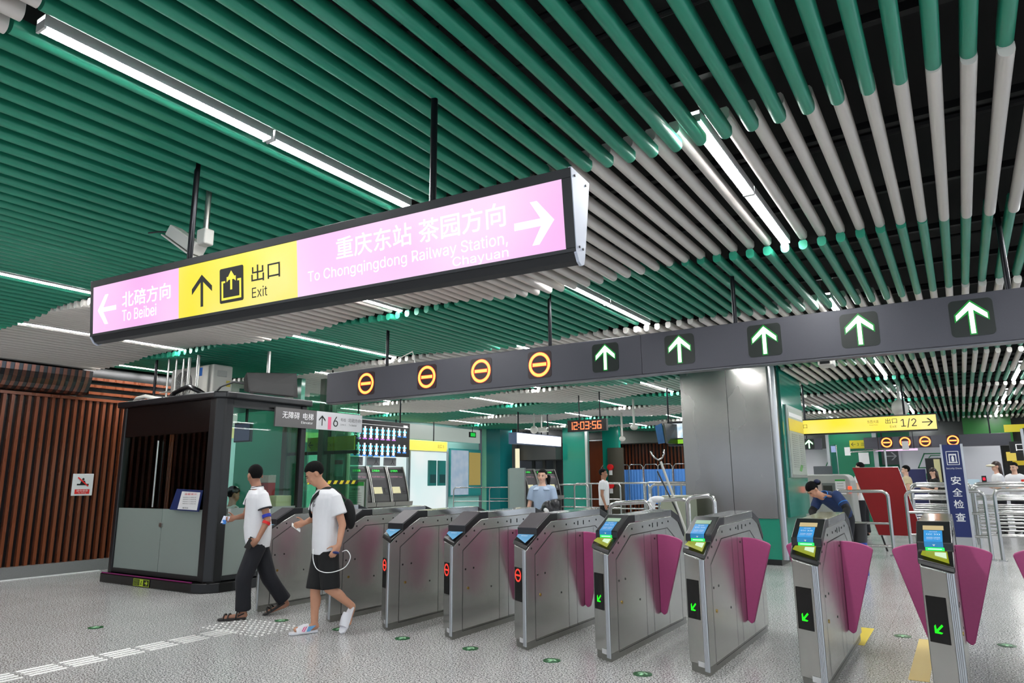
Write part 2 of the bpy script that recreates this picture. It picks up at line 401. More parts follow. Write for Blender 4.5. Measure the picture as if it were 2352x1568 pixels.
for k in (-1, 0, 1, 2):
    for i in range(-77, 13):
        if is_lamp(k, i) or (k == -1 and not -17 <= i <= -11): continue
        o = link('ceiling_tube', TW if k % 2 else TGL if k == 0 else TG, None, (X0 + PITCH * i, band_y(k) - (.22 if k < 1 else 0) - (.11 if k == -1 else 0), tube_z(k, i)))
        tag(o, tube_label(k, i), 'ceiling tube', BAND[k][1]); n_ind += 1
far = MB(); tg = (TG, TW)
def add_tube(k, i):
    me = tg[k % 2]; o = len(far.v); x, y, z = X0 + PITCH * i, band_y(k) - (.30 if k == -1 else 0), tube_z(k, i)
    far.v += [(v.co.x + x, v.co.y + y, v.co.z + z) for v in me.vertices]
    far.f += [tuple(a + o for a in p.vertices) for p in me.polygons]; far.m += [k % 2] * len(me.polygons)
for k in range(3, 12):
    for i in range(-96, 42):
        if is_lamp(k, i): continue
        if band_y(k) > 26 and i < -82: continue
        add_tube(k, i)
for k in (0, 1, 2):
    for i in range(13, 42):
        if not is_lamp(k, i): add_tube(k, i)
for i in range(-77, 42):
    if not is_lamp(-1, i) and not -17 <= i <= -11: add_tube(-1, i)
o = link('ceiling_tubes', mesh('ceiling_tubes', far, [GREEN_T, WHITE_T], smooth=40, fixn=False)); tag(o, 'green and white ceiling tubes of the farther bands', 'ceiling tubes', kind='stuff')

# ---------------------------------------------------------------- strip lamps between the tubes
HOUS = mat('lamp_housing', (.85, .85, .85), .4, .1)
def lamp_mesh():
    h = MB(); h.px([], 0, 0) if False else None
    h.prism([(-.043, .014), (-.043, .075), (.043, .075), (.043, .014), (.038, .014), (.038, .07), (-.038, .07), (-.038, .014)], lambda p, q, a: (p, a, q), 0, 1.31)
    h.box(-.040, .040, 0, .012, .002, .05); h.box(-.040, .040, 1.298, 1.31, .002, .05)
    d = MB().box(-.034, .034, .014, 1.296, .010, .040)
    return mesh('housing', h, HOUS), mesh('lamp_tube', d, LAMP, bevel=.006)
LH, LD = lamp_mesh()
ORD = ['', 'second ', 'third ', 'fourth ', 'fifth ', 'sixth ']
BN = {0: 'the nearest green band', 1: 'the white band beyond the big sign', 2: 'the green band before the lane sign', 3: 'the white band above the lane sign'}
for k in range(-3, 12):
    off = 0 if k % 2 else 15
    js = [j for j in range(-4, 2) if -16 < X0 + PITCH * (off + 30 * j) < 6 and not (k < 3 and X0 + PITCH * (off + 30 * j) < -13)]
    if k < -1: js = [j for j in js if -8 < X0 + PITCH * (off + 30 * j) < 4]
    for n, j in enumerate(js):
        i = off + 30 * j; x = X0 + PITCH * i; y = band_y(k)
        if k in BN: lab, g = f'strip lamp in {BN[k]}, {ORD[n]}one from the left', 'strip lamps of the near bands'
        elif k >= 4: lab, g = f'small strip lamp, {NTH[k - 3]} ceiling band past the lane sign, {ORD[n]}one from the left', 'far strip lamps'
        else: lab, g = f'strip lamp overhead beyond the top of the view, {NTH[k + 4]} row, {ORD[n]}one from left', 'overhead strip lamps'
        t = thing('strip_lamp', lab, 'ceiling light', (x, y - (.155 if k == 0 else .09), tube_z(k, i) - .008), group=g)
        for yy in (0, 1.325):
            a = link('housing', LH, t, (0, yy, 0)); b = link('lamp_tube', LD, t, (0, yy, 0))
# ---------------------------------------------------------------- ticket gates: local frame, right front corner at x=0,y=0, lane runs +y
BLUE = mat('blue_sticker', (.16, .55, .80), .35); BLUEL = mat('pale_blue_window', (.42, .66, .82), .15, 0, .1, 30)
YELG = emit('yellow_green_panel', (.76, .80, .16), .45, sample=False); LCD = emit('pale_green_screen', (.66, .80, .68), .7, sample=False)
LCD2 = emit('cream_screen', (.86, .78, .58), .75, sample=False); SLOT = emit('green_lit_slot', (.12, 1, .38), 1.5); SLOTW = emit('pale_lit_slot', (.75, 1, .82), 1.6, sample=False)
LAB = mat('silver_label', (.78, .78, .78), .4); BRASS = mat('brass_lock', (.75, .62, .3), .25, 1); HOOD = mat('dark_grey_hood', (.30, .285, .30), .42, .1, .08, 50)
GROOVE = mat('dark_groove', (.05, .05, .05), .6); ALU = mat('ribbed_aluminium', (.74, .75, .76), .3, .9, .05, 60, stretch=(1, 1, .1))
GW = .205
def gate_proto():
    g = thing('ticket_gate', 'ticket gate', 'ticket gate', (0, 0, 0))
    P = []
    def p(name, mb, m, **k): P.append((name, part(name, mb, m, g, world=False, **k)))
    # body: plan outline with slanted front, top follows the sloped profile
    side = [(0, .07), (0, .865), (.20, .985), (.485, 1.108), (.62, 1.112), (1.60, 1.125), (1.80, 1.06), (1.97, .90), (1.97, .07)]
    mb = MB(); n = len(side)
    sh = lambda y: max(y, .12 - 0) if y < .12 else y
    r = [(0, y, z) for y, z in side]; l = [(-GW, (.12 if y < .12 else y), z + (.035 if (y < .12 and z > .5) else 0)) for y, z in side]
    mb._add(r + l, [(i, (i + 1) % n, n + (i + 1) % n, n + i) for i in range(n)] + [tuple(range(n - 1, -1, -1)), tuple(range(n, 2 * n))])
    p('body', mb, STEELD, bevel=.006)
    p('plinth', MB().pz([(-.012, .02), (-GW + .01, .135), (-GW + .01, 1.95), (-.012, 1.95)], 0, .07), mat('gate_plinth_steel', (.58, .58, .56), .4, .9, .1, 20), label='duller recessed foot')
    # polished lid
    p('lid', MB().px([(.60, 1.112), (.60, 1.178), (1.60, 1.193), (1.60, 1.125)], -GW - .004, .004), STEELP, bevel=.004, label='polished flat lid')
    p('rear_cap', MB().px([(1.60, 1.125), (1.60, 1.19), (1.83, 1.12), (1.985, .93), (1.96, .89), (1.80, 1.05)], -GW - .006, .006), BLACK, bevel=.006)
    # ribbed aluminium corner post
    mb = MB()
    for a in range(4): mb.cyl((-.008 - a * .011, -.002 + a * .0065, .035), (-.008 - a * .011, -.002 + a * .0065, .87), .0085, n=8)
    p('corner_trim', mb, ALU, smooth=50)
    # side panel with groove outline
    out = [(.16, .055), (.16, .82), (.50, 1.004), (1.47, 1.014), (1.81, .84), (1.81, .055)]
    inn = [(.165, .060), (.165, .816), (.504, .998), (1.466, 1.008), (1.805, .836), (1.805, .060)]
    mb = MB()
    for sx in (.0025, -GW - .0025):
        m_ = len(out)
        mb._add([(sx, a, b) for a, b in out] + [(sx, a, b) for a, b in inn], [(i, (i + 1) % m_, m_ + (i + 1) % m_, m_ + i) for i in range(m_)])
        for yy in (.82, 1.0, 1.42): mb._add([(sx, yy, .06), (sx, yy + .004, .06), (sx, yy + .004, 1.0), (sx, yy, 1.0)], [(0, 1, 2, 3)])
        mb._add([(sx, .62, 1.11), (sx, 1.6, 1.124), (sx, 1.6, 1.129), (sx, .62, 1.115)], [(0, 1, 2, 3)])
    p('panel_seam', mb, GROOVE, fixn=False)
    # sensors and slots
    sen = mesh('sensor', MB().cyl((-.001, 0, 0), (.0035, 0, 0), .0095, n=12), BLACKG); slt = mesh('slot', MB().box(-.001, .003, -.007, .007, -.022, .022), BLACKG)
    for y, z in ((.10, .88), (.22, .955), (.36, 1.0), (.54, 1.056), (.80, 1.06), (.98, 1.062), (1.33, 1.068), (1.5, 1.075), (.21, .634), (.35, .634), (.67, .416), (1.1, .93)):
        link('sensor', sen, g, (0, y, z))
    for y in (1.06, 1.19): link('sensor_slot', slt, g, (0, y, 1.062))
    p('lock', MB().cyl((-.001, .257, .448), (.006, .257, .448), .014, n=16), BRASS, smooth=40, label='small brass lock')
    p('serial_label', MB().quad((-.02, .0095, .055), (-.115, .064, .055), (-.115, .064, .095), (-.02, .0095, .095)), LAB)
    return g
def front_pt(u, z, o=.003):
    """point on the slanted front face: u 0 (right) .. 1 (left)"""
    x = -GW * u; y = .12 * u; d = Vector((.12, -GW, 0)).normalized() * -1
    n = Vector((-.12, -GW, 0)).normalized(); return Vector((x, y, z)) + n * o
FX = Vector((GW, -.12, 0)).normalized(); UP = Vector((0, 0, 1))
def slab(P0, xd, ud, w, h, t, m=0, mb=None):
    xd = Vector(xd).normalized(); ud = Vector(ud).normalized(); nd = xd.cross(ud); P0 = Vector(P0); mb = mb or MB()
    c = [P0, P0 + xd * w, P0 + xd * w + ud * h, P0 + ud * h]
    mb._add([q for q in c] + [q + nd * t for q in c], [(4, 5, 6, 7), (0, 1, 5, 4), (1, 2, 6, 5), (2, 3, 7, 6), (3, 0, 4, 7), (0, 3, 2, 1)], m); return mb
def nose(g, open_):
    """black reader head on the sloped front; profile points measured on the side"""
    lp = lambda name, mb, m, **k: part(name, mb, m, g, world=False, **k)
    prof = [(.005, .87), (.485, 1.112), (.62, 1.114), (.62, 1.182), (.47, 1.184), (.205, 1.055), (.205, .995), (.02, .905)]
    L_ = -GW - .008; R_ = .008; n = len(prof); mb = MB()
    r = [(R_, y - .012, z) for y, z in prof]; l = [(L_, (y + .105 if y < .1 else y), z + (.04 if y < .1 else 0)) for y, z in prof]
    mb._add(r + l, [(i, (i + 1) % n, n + (i + 1) % n, n + i) for i in range(n)] + [tuple(range(n - 1, -1, -1)), tuple(range(n, 2 * n))])
    lp('reader_head', mb, BLACK, bevel=.007)
    s1 = Vector((0, .265, .129)).normalized()                 # slope of the upper face
    n1 = Vector((1, 0, 0)).cross(s1)
    up0 = Vector((0, .205 - .012, 1.055)); s2 = Vector((0, .185, .09)).normalized()
    if open_:
        P = up0 + s1 * .168 + Vector((-GW + .035, 0, 0)) + n1 * .001
        mb = slab(P, (1, 0, 0), s1, GW - .075, .058, .003); lp('screen', mb, LCD2 if open_ == 2 else LCD, label='small lit screen')
        P = up0 + s1 * .0 + Vector((-GW + .04, 0, 0)) + n1 * .001
        st = slab(P, (1, 0, 0), s1, GW - .09, .158, .003)
        st = slab(Vector((-GW + .04, .205 - .012, 1.022)) , (1, 0, 0), UP, GW - .09, .034, .003, 0, st)
        s_ = lp('sticker', st, BLUE, label='blue instruction sticker')
        o = up0 + s1 * .10 + Vector((-GW / 2 - .004, 0, 0)) + n1 * .0045
        text('(((·)))', TXTW, s_, o, (1, 0, 0), s1, .022, .085, world=False, depth=.001)
        text('请刷卡或投票', TXTW, s_, o + s1 * .036, (1, 0, 0), s1, .012, .05, world=False, depth=.001)
        text('在此插入单程票', TXTW, s_, o - s1 * .045, (1, 0, 0), s1, .013, .085, world=False, depth=.001)
        text('INSERT TICKET', TXTW, s_, o - s1 * .065, (1, 0, 0), s1, .010, .085, world=False, depth=.001)
        shape2d([[(-.5, .3), (0, -.4), (.5, .3)]], TXTW, s_, Vector((-GW / 2 - .004, .189, 1.035)), (1, 0, 0), UP, .018, world=False)
        # lit slot
        mb = slab(Vector((-GW + .045, .192, .998)), (1, 0, 0), UP, GW - .09, .022, .004)
        lp('ticket_slot', mb, SLOT, label='green lit ticket slot'); lp('slot_glow', slab(Vector((-GW + .06, .187, 1.006)), (1, 0, 0), UP, GW - .12, .006, .002), SLOTW)
        # yellow tray label on the lower slope
        a = Vector((-.022, .03, .925)); b = Vector((-.03, .178, .992)); c = Vector((-GW + .025, .178, .992)); d = Vector((-GW + .015, .115, .968))
        nn = (b - a).cross(c - a).normalized(); nn = nn if nn.z > 0 else -nn
        lp('tray_label', MB()._add([q + nn * .006 for q in (a, b, c, d)], [(0, 1, 2, 3)]), YELG, label='yellow green instruction label')
        a2 = Vector((-.035, .08, .949)); b2 = Vector((-.037, .155, .983)); c2 = Vector((-.105, .155, .983)); d2 = Vector((-.105, .115, .965))
        lp('tray_window', MB()._add([q + nn * .009 for q in (a2, b2, c2, d2)], [(0, 1, 2, 3)]), emit('tray_window_white', (.9, 1, .85), .8, sample=False))
    else:
        mb = slab(up0 + Vector((-GW - .002, 0, 0)) + n1 * .0005, (1, 0, 0), s1, GW + .004, .29, .006)
        mb = slab(Vector((-GW - .002, .1985, .998)), (1, 0, 0), UP, GW + .004, .062, .006, 1, mb)
        lp('hood', mb, [HOOD, mat('hood_front_band', (.13, .13, .14), .3)], label='matt dark grey cover')
        a = Vector((-.028, .035, .927)); b = Vector((-.012, .182, .994)); c = Vector((-GW + .012, .182, .994)); d = Vector((-GW + .02, .14, .975))
        nn = (b - a).cross(c - a).normalized(); nn = nn if nn.z > 0 else -nn
        w_ = lp('blue_window', MB()._add([q + nn * .006 for q in (a, b, c, d)], [(0, 1, 2, 3)]), BLUEL, label='pale blue window')
        text('暂停服务', TXTW, w_, (b + c) / 2 - Vector((0, .03, .0135)) + nn * .008, (1, 0, 0), (b - a).cross(Vector((1, 0, 0))).cross(Vector((1,0,0))) * -1 if False else Vector((0, .91, .41)), .014, .07, world=False, depth=.001)
def front_display(g, kind):
    # dark display window on the slanted front, with LED symbol
    u0, u1 = .34, .93; z0, z1 = .405, .705
    mb = MB()._add([front_pt(u1, z0), front_pt(u0, z0), front_pt(u0, z1), front_pt(u1, z1)], [(0, 1, 2, 3)])
    d = part('display', mb, BLACKG, g, world=False, fixn=False, label='black display window')
    c = front_pt((u0 + u1) / 2, 0, .004)
    if kind == 'green':
        shape2d(rot2d(arrow_up(.17, .40), math.radians(135)), LEDG2, d, (c.x, c.y, .495), FX, UP, .082, 'led_arrow', world=False, label='green arrow pointing down left')
    elif kind == 'red':
        shape2d(ring2d(.38, .5) + [rect2d(-.36, .36, -.065, .065)], LEDR2, d, (c.x, c.y, .635), FX, UP, .118, 'led_symbol', world=False, label='red no entry ring')
def flap_mesh():
    """fan shaped leaf: apex low, arc at the top, sticks out to +x; thickness along y, front edge turned"""
    out = [(0, .23), (.0, .965)]
    out += [(.06, .964), (.12, .957), (.17, .945), (.21, .931), (.238, .918), (.251, .902), (.248, .885), (.06, .225), (.045, .208), (.03, .205)]
    mb = MB().prism(out, lambda p, q, a: (p, a, q), 1.17, 1.21)
    return mesh('flap', mb, PINK, bevel=.008)
FL = flap_mesh()
def flap_left():
    me = FL.copy()
    for v in me.vertices: v.co.x = -GW - v.co.x
    me.flip_normals(); return me
FLL = flap_left()
GX = {'A': -7.2, 'B': -5.99, 'C': -5.147, 'D': -4.317, 'E': -3.477, 'F': -2.648, 'G': -1.812, 'H': -.968, 'I': -.118, 'J': .72}
GLAB = {'A': 'steel ticket gate with covered reader, farthest left, behind the man with armbands',
        'B': 'steel ticket gate with covered reader directly behind the man in black shorts',
        'C': 'closed steel ticket gate with red ring, leftmost of the three red ring gates',
        'D': 'closed steel ticket gate with red ring, middle of the three red ring gates',
        'E': 'closed steel ticket gate with red ring, next to the green arrow gates',
        'F': 'open steel ticket gate with green arrow, leftmost of the green arrow gates',
        'G': 'open steel ticket gate with green arrow, standing before the steel column',
        'H': 'open steel ticket gate with green arrow, in front of the woman bending over',
        'I': 'open steel ticket gate with green arrow, rightmost in view, below the blue security board',
        'J': 'ticket gate mostly past the right edge, only its pink flap shows'}
base = gate_proto()
proto = {}
for kind in ('cover', 'red', 'green', 'lit'):
    g = copy_tree(base); nose(g, {'cover': 0, 'red': 0, 'green': 1, 'lit': 2}[kind]); front_display(g, {'cover': None, 'red': 'red', 'green': 'green', 'lit': 'green'}[kind]); proto[kind] = g
def kill(o):
    for c in list(o.children): kill(c)
    bpy.data.objects.remove(o)
kill(base); used = set()
for n_, x in GX.items():
    kind = 'cover' if n_ in 'AB' else 'red' if n_ in 'CDE' else 'green' if n_ in 'FG' else 'lit'
    g = copy_tree(proto[kind]); g.location = (x, 5.69, 0)
    tag(g, GLAB[n_], 'ticket gate', 'row of ticket gates')
    if n_ not in 'A': link('flap', FLL, g)
    if n_ != 'J': link('flap', FL, g)
for g in proto.values(): kill(g)
# round green floor markers, one in front of each lane and some past the gates
GRN = mat('dark_green_floor_disc', (.05, .33, .16), .3); GRNW = mat('pale_green_arrow', (.72, .93, .76), .4)
def disc(x, y, lab, r=.075):
    t = thing('floor_marker', lab, 'floor sticker', (x, y, 0), group='round floor markers')
    part('disc', MB().cyl((x, y, .0), (x, y, .004), r, n=32), GRN, t)
    shape2d(rot2d(arrow_up(.24, .42), 0), GRNW, t, (x, y, .0042), (1, 0, 0), (0, 1, 0), r * 1.25, 'arrow', depth=.001)
for x, l in ((-6.55, 'between the rear sandal and the tactile studs'), (-5.65, 'beside the lifted white slide'), (-4.79, 'before the leftmost red ring gate lane'),
             (-3.97, 'between the middle and right red ring gates'), (-3.12, 'left of the first green arrow gate'), (-2.3, 'between the first two green arrow gates')):
    disc(x, 5.51, 'round green floor marker with pale arrow, ' + l)
disc(-7.97, 4.24, 'round green floor marker alone on the left floor')
disc(-.66, 8.06, 'round green floor marker past the gates, left of the rightmost gate'); disc(.17, 8.1, 'round green floor marker past the gates at the right edge')
disc(-.25, 8.1, 'round green floor marker past the gates behind the rightmost flap')
mb = MB().box(-1.07, -.93, 7.45, 8.3, 0, .003)
solo('floor_marking', mb, mat('yellow_floor_tape', (.88, .78, .12), .5), 'yellow tape patch on the floor right of the pillar gate', 'floor marking')
solo('floor_marking', MB().box(-.52, -.38, 6.4, 8.0, 0, .003), mat('pale_yellow_tape', (.85, .74, .42), .5), 'faded yellow tape patch on the floor left of the rightmost gate', 'floor marking')
# tactile strips and studs
TAC = mat('steel_tactile', (.92, .92, .91), .35, .5)
t = thing('tactile_path', 'steel tactile guide bars set in the floor running to bottom left', 'tactile paving', (-6.5, 3.4, 0))
def bar(p, q, w=.028):
    p = Vector((*p, 0)); q = Vector((*q, 0)); d = (q - p).normalized(); a = Vector((-d.y, d.x, 0)) * w / 2
    mb = MB(); mb._add([p + a, p - a, q - a, q + a] + [v + Vector((0, 0, .005)) for v in (p + a * .7, p - a * .7, q - a * .7, q + a * .7)], [(0, 1, 2, 3), (4, 5, 6, 7), (0, 1, 5, 4), (1, 2, 6, 5), (2, 3, 7, 6), (3, 0, 4, 7)]); return mb
y = 2.3
while y < 4.75:
    for k in range(4): part('guide_bar', bar((-6.70 + .075 * k, y), (-6.70 + .075 * k, y + .28)), TAC, t)
    y += .33
st = mesh('stud', MB().cyl((0, 0, 0), (0, 0, .006), .014, .010, n=10), TAC, smooth=40)
t = thing('tactile_studs', 'patch of round steel studs on the floor by the two walking men', 'tactile paving', (-6.55, 5.1, 0))
k = 0
for i in range(12):
    for j in range(8):
        link('stud', st, t, (-.42 + i * .078, -.27 + j * .078, 0))
# ---------------------------------------------------------------- big hanging direction sign
SU = Vector((.99795, .06404, 0)); SN = Vector((.06404, -.99795, 0)); SBL = Vector((-5.11, 2.472, 2.522)); SV = Vector((0, -.0905, .9959)).normalized()
def sp(u, v, o=0): return SBL + SU * u + SV * v + SN * o
PINKP = emit('pink_lit_panel', (.975, .72, .945), .96, .5, 1.2); YELP = emit('yellow_lit_panel', (.98, .91, .22), .95, .22, 2.0)
LITW = emit('white_lit_letters', (1, 1, .985), 1.3, sample=False); FRM = mat('charcoal_sign_frame', (.135, .14, .15), .38, .2, .05, 60)
t = thing('direction_sign', 'long lit pink and yellow direction sign hanging from two black rods', 'hanging sign', tuple(sp(1.87, .19, -.08)))
prof = [(0, .398), (0, 0), (-.045, -.052), (-.085, -.06), (-.12, -.045), (-.20, .0), (-.205, .398)]
def sp2(p, q, a): return SBL + SU * a + SV * 0 + Vector((0, 0, 0)) + SN * (p + (.0905 * q if 0 else 0)) + Vector((0, -.0905 * q, .9959 * q))
case = [(0, .398), (.0, 0.0), (-.018, -.035), (-.045, -.05), (-.075, -.035), (-.17 + .08, .0), (-.165 + -.045, .398)]
part('casing', MB().prism(case, sp2, .012, 3.738), FRM, t, bevel=.004)
for a, b in ((-.004, .012), (3.738, 3.752)):
    part('end_cap', MB().prism([(.004, .402), (.004, -.004), (-.018, -.042), (-.045, -.055), (-.075, -.042), (-.094, 0), (-.214, .402)], sp2, a, b), mat('white_end_cap', (.74, .76, .82), .35, .2), t, label='white metal end plate')
mb = MB()
for u, v in ((3.754, .37), (3.754, .03)):
    for w_ in (-.03, -.16 if v > .2 else -.07): part('screw', MB().cyl(sp(u - .002, v, w_), sp(u + .002, v, w_), .006, n=10), BLACK, t)
# raised face frame
fr = MB()
for r in ((0, 3.748, .352, .398), (0, 3.748, 0, .018), (0, .03, .018, .352), (3.70, 3.748, .018, .352)):
    fr.prism(rect2d(*r), lambda p, q, a: sp(p, q, a), 0, .008)
part('face_frame', fr, FRM, t, bevel=.002)
def pan(u0, u1, m, lab): return part('lit_panel', MB().prism(rect2d(u0, u1, .018, .352), lambda p, q, a: sp(p, q, a), .001, .004), m, t, label=lab)
p1 = pan(.03, .965, PINKP, 'pink lit panel reading To Beibei'); p2 = pan(.965, 2.015, YELP, 'yellow lit exit panel'); p3 = pan(2.015, 3.70, PINKP, 'pink lit panel reading To Chongqingdong Railway Station')
T = lambda s, m, pr, u0, u1, v0, v1, **k: text(s, m, pr, sp((u0 + u1) / 2, (v0 + v1) / 2, .0045), SU, SV, v1 - v0, u1 - u0, **k)
T('北碚方向', LITW, p1, .37, .885, .162, .272, bold=.008); T('To Beibei', LITW, p1, .372, .74, .068, .147)
T('出口', TXTK, p2, 1.64, 1.88, .157, .26, bold=.006); T('Exit', TXTK, p2, 1.644, 1.773, .062, .125)
T('重庆东站', LITW, p3, 2.316, 2.835, .188, .312, bold=.008); T('茶园方向', LITW, p3, 2.88, 3.395, .184, .308, bold=.008)
T('To Chongqingdong Railway Station,', LITW, p3, 2.10, 3.40, .078, .155); T('Chayuan', LITW, p3, 3.08, 3.40, .02, .078)
AR = lambda c, sc, ang, m, pr, nm, w=.14, h=.44: shape2d(rot2d(arrow_up(w, h), ang), m, pr, sp(*c, .0045), SU, SV, sc, nm)
AR((.195, .177), .21, math.pi / 2, LITW, p1, 'arrow', .15, .5); AR((3.545, .168), .21, -math.pi / 2, LITW, p3, 'arrow', .17, .5); AR((1.192, .17), .205, 0, TXTK, p2, 'arrow', .11, .46)
shape2d([rrect(1.36, 1.57, .062, .28, .012)], TXTK, p2, sp(0, 0, .0045), SU, SV, 1, 'exit_symbol')
YL2 = emit('yellow_symbol', (.985, .93, .3), 1.0, sample=False)
ax = 1.465
shape2d([rect2d(ax - .008, ax + .008, .14, .215), [(ax, .258), (ax - .04, .205), (ax - .04, .19), (ax, .22)], [(ax, .258), (ax, .22), (ax + .04, .19), (ax + .04, .205)], rect2d(ax - .04, ax + .04, .203, .222),
         rect2d(1.378, 1.392, .08, .2), rect2d(1.538, 1.552, .08, .2), rect2d(1.378, 1.552, .08, .094), rect2d(1.392, 1.41, .188, .2), rect2d(1.52, 1.538, .188, .2)], YL2, p2, sp(0, 0, .0065), SU, SV, 1, 'exit_symbol_arrow')
ROD = mat('black_steel_rod', (.10, .105, .125), .3, .6)
for x, y in ((-4.2, 2.60), (-2.22, 2.72)):
    part('rod', MB().cyl((x, y, 2.90), (x, y, 4.15), .019, n=14), ROD, t, smooth=40)
# bullet camera behind the sign
t = thing('security_camera', 'white box security camera hanging behind the pink sign', 'security camera', (-4.55, 3.05, 3.05))
cx, cy = -4.64, 2.86
part('pole', MB().cyl((cx + .16, cy + .02, 3.30), (cx + .16, cy + .02, 4.15), .02, n=12), STEEL, t, smooth=40)
a = Vector((cx - .17, cy - .03, 3.36)); b = Vector((cx + .16, cy + .02, 3.14)); d = (b - a).normalized(); s_ = Vector((0, 0, 1)).cross(d).normalized(); n_ = d.cross(s_)
mb = MB(); q = [(-.055, -.045), (.055, -.045), (.055, .045), (-.055, .045)]
mb.prism(q, lambda p, r, k: a + d * k + s_ * p + n_ * r, 0, .34); part('housing', mb, OFFW, t, bevel=.008)
part('sun_shield', MB().prism([(-.065, -.062), (.065, -.062), (.065, -.052), (-.065, -.052)], lambda p, r, k: a + d * k + s_ * p + n_ * r, -.02, .40), OFFW, t)
part('bracket', MB().box(cx + .11, cx + .21, cy - .02, cy + .06, 3.2, 3.32), OFFW, t, bevel=.01)
part('cable', MB().tube([a + Vector((-.02, 0, 0)), a + Vector((-.10, -.06, .0)), a + Vector((-.16, -.1, -.01))], .006), BLACK, t)

# ---------------------------------------------------------------- lane status sign over the gates
YL = 6.9
def lane_sign(x0, x1, y, z0, z1, icons, lab, rods, seams, dep=.16, isz=.32, iz=None):
    t = thing('lane_sign', lab, 'hanging sign', ((x0 + x1) / 2, y, z0))
    mb = MB(); e = [x0] + seams + [x1]
    for a, b in zip(e, e[1:]): part('casing', MB().box(a + .001, b - .001, y, y + dep, z0, z1), DGREY, t, bevel=.006)
    part('bottom_lip', MB().box(x0 + .01, x1 - .01, y + .02, y + dep - .01, z0 - .012, z0), mat('light_grey_lip', (.45, .45, .47), .35, .5), t)
    iz = iz or (z0 + z1) / 2 + .0; h = isz
    for x, kind in icons:
        pn = part('led_panel', MB().prism(rrect(x - h / 2, x + h / 2, iz - h / 2, iz + h / 2, h * .12), lambda p, q, a: (p, a, q), y - .004, y + .01), mat('red_glow_tint_board', (.13, .03, .055), .35, 0, .1, 300) if kind == 'r' else mat('green_glow_tint_board', (.04, .085, .055), .35, 0, .1, 300), t, label='red no entry light' if kind == 'r' else 'green arrow light')  # dark board colour tinted with the glow of its symbol
        o = (x, y - .005, iz)
        if kind == 'r':
            shape2d(ring2d(.325, .475, sx=1) + [rect2d(-.315, .315, -.085, .085)], LEDRH, pn, o, (1, 0, 0), UP, h, 'led_halo', .001)  # wider dim plate under the symbol imitates its light bleed
            shape2d(ring2d(.345, .455) + [rect2d(-.29, .29, -.06, .06)], LEDR, pn, (x, y - .0065, iz), (1, 0, 0), UP, h, 'led_symbol', .001)
        else:
            shape2d(arrow_up(.135, .42, .055), LEDGH, pn, o, (1, 0, 0), UP, h * .88, 'led_halo', .001)  # thickened arrow beneath, drawn in as the glow around it
            shape2d(arrow_up(.125, .415), LEDG, pn, (x, y - .0065, iz), (1, 0, 0), UP, h * .86, 'led_symbol', .001)
    for x in rods: part('rod', MB().cyl((x, y + dep / 2, z1 - .01), (x, y + dep / 2, 4.15), .022, n=12), ROD, t, smooth=40)
    return t
ICX = [-6.75, -5.68, -4.83, -4.00, -3.165, -2.325, -1.475, -.64, .215]
lane_sign(-7.52, 1.9, YL, 2.60, 3.03, [(x, 'r' if i < 4 else 'g') for i, x in enumerate(ICX)], 'long grey lane sign above the gates, four red and five green lights', [-6.45, -3.90, -1.76, .50], [-2.745], iz=2.822, isz=.315)
t = thing('cable', 'thin pale cable looping over the left part of the lane sign', 'cable', (-6.2, 6.95, 3.03)); 
part('wire', MB().tube([(-6.5, 7.0, 3.04), (-6.3, 7.0, 3.12), (-6.0, 6.98, 3.2), (-5.97, 6.98, 3.1), (-5.95, 6.98, 3.03)], .008), OFFW, t)
# far lane sign over the security lanes
lane_sign(-2.75, 1.42, 27, 2.50, 2.88, [(-2.05, 'r'), (-1.5, 'r'), (-.92, 'r'), (-.13, 'r')], 'small far lane sign with four red lights, right of the yellow exit sign', [-2.2, .9], [], isz=.36)
lane_sign(-5.2, -4.2, 27.6, 2.55, 2.95, [(-4.62, 'g')], 'small far lane sign with one green arrow, beside the poster on the column', [-4.7], [], isz=.36)

# ---------------------------------------------------------------- yellow exit sign past the column
YELS = emit('yellow_lit_sign', (.99, .90, .22), 1.02, .25, 1.2)
t = thing('exit_sign', 'long lit yellow exit sign with 1/2 and right arrow', 'hanging sign', (-1.7, 17, 2.5))
z0, z1 = 2.50, 2.80; x0, x1 = -3.3, -.31
part('casing', MB().box(x0, x1, 17, 17.14, z0 - .03, z1 + .03), BLACKM, t, bevel=.01)
pn = part('lit_panel', MB().box(x0 + .02, x1 - .02, 16.985, 17, z0, z1), YELS, t)
tx = lambda s, xa, xb, za, zb, m=TXTK: text(s, m, pn, ((xa + xb) / 2, 16.984, (za + zb) / 2), (1, 0, 0), UP, zb - za, xb - xa)
OCH = mat('ochre_lettering', (.55, .47, .08), .5)
tx('出口', -3.05, -2.85, 2.62, 2.72, OCH); tx('东西大道', -1.62, -1.4, 2.67, 2.74, OCH); tx('Dongxi Dadao', -1.58, -1.42, 2.62, 2.645, OCH); tx('出口', -1.27, -1.05, 2.65, 2.76, TXTK); tx('Exit', -1.19, -1.07, 2.56, 2.61, OCH); tx('1/2', -.98, -.69, 2.55, 2.74)
shape2d(rot2d(arrow_up(.09, .4), -math.pi / 2), TXTK, pn, (-.49, 16.984, 2.65), (1, 0, 0), UP, .2, 'arrow')
for x in (-2.9, -.9): part('rod', MB().cyl((x, 17.07, z1), (x, 17.07, 4.15), .022, n=8), ROD, t)
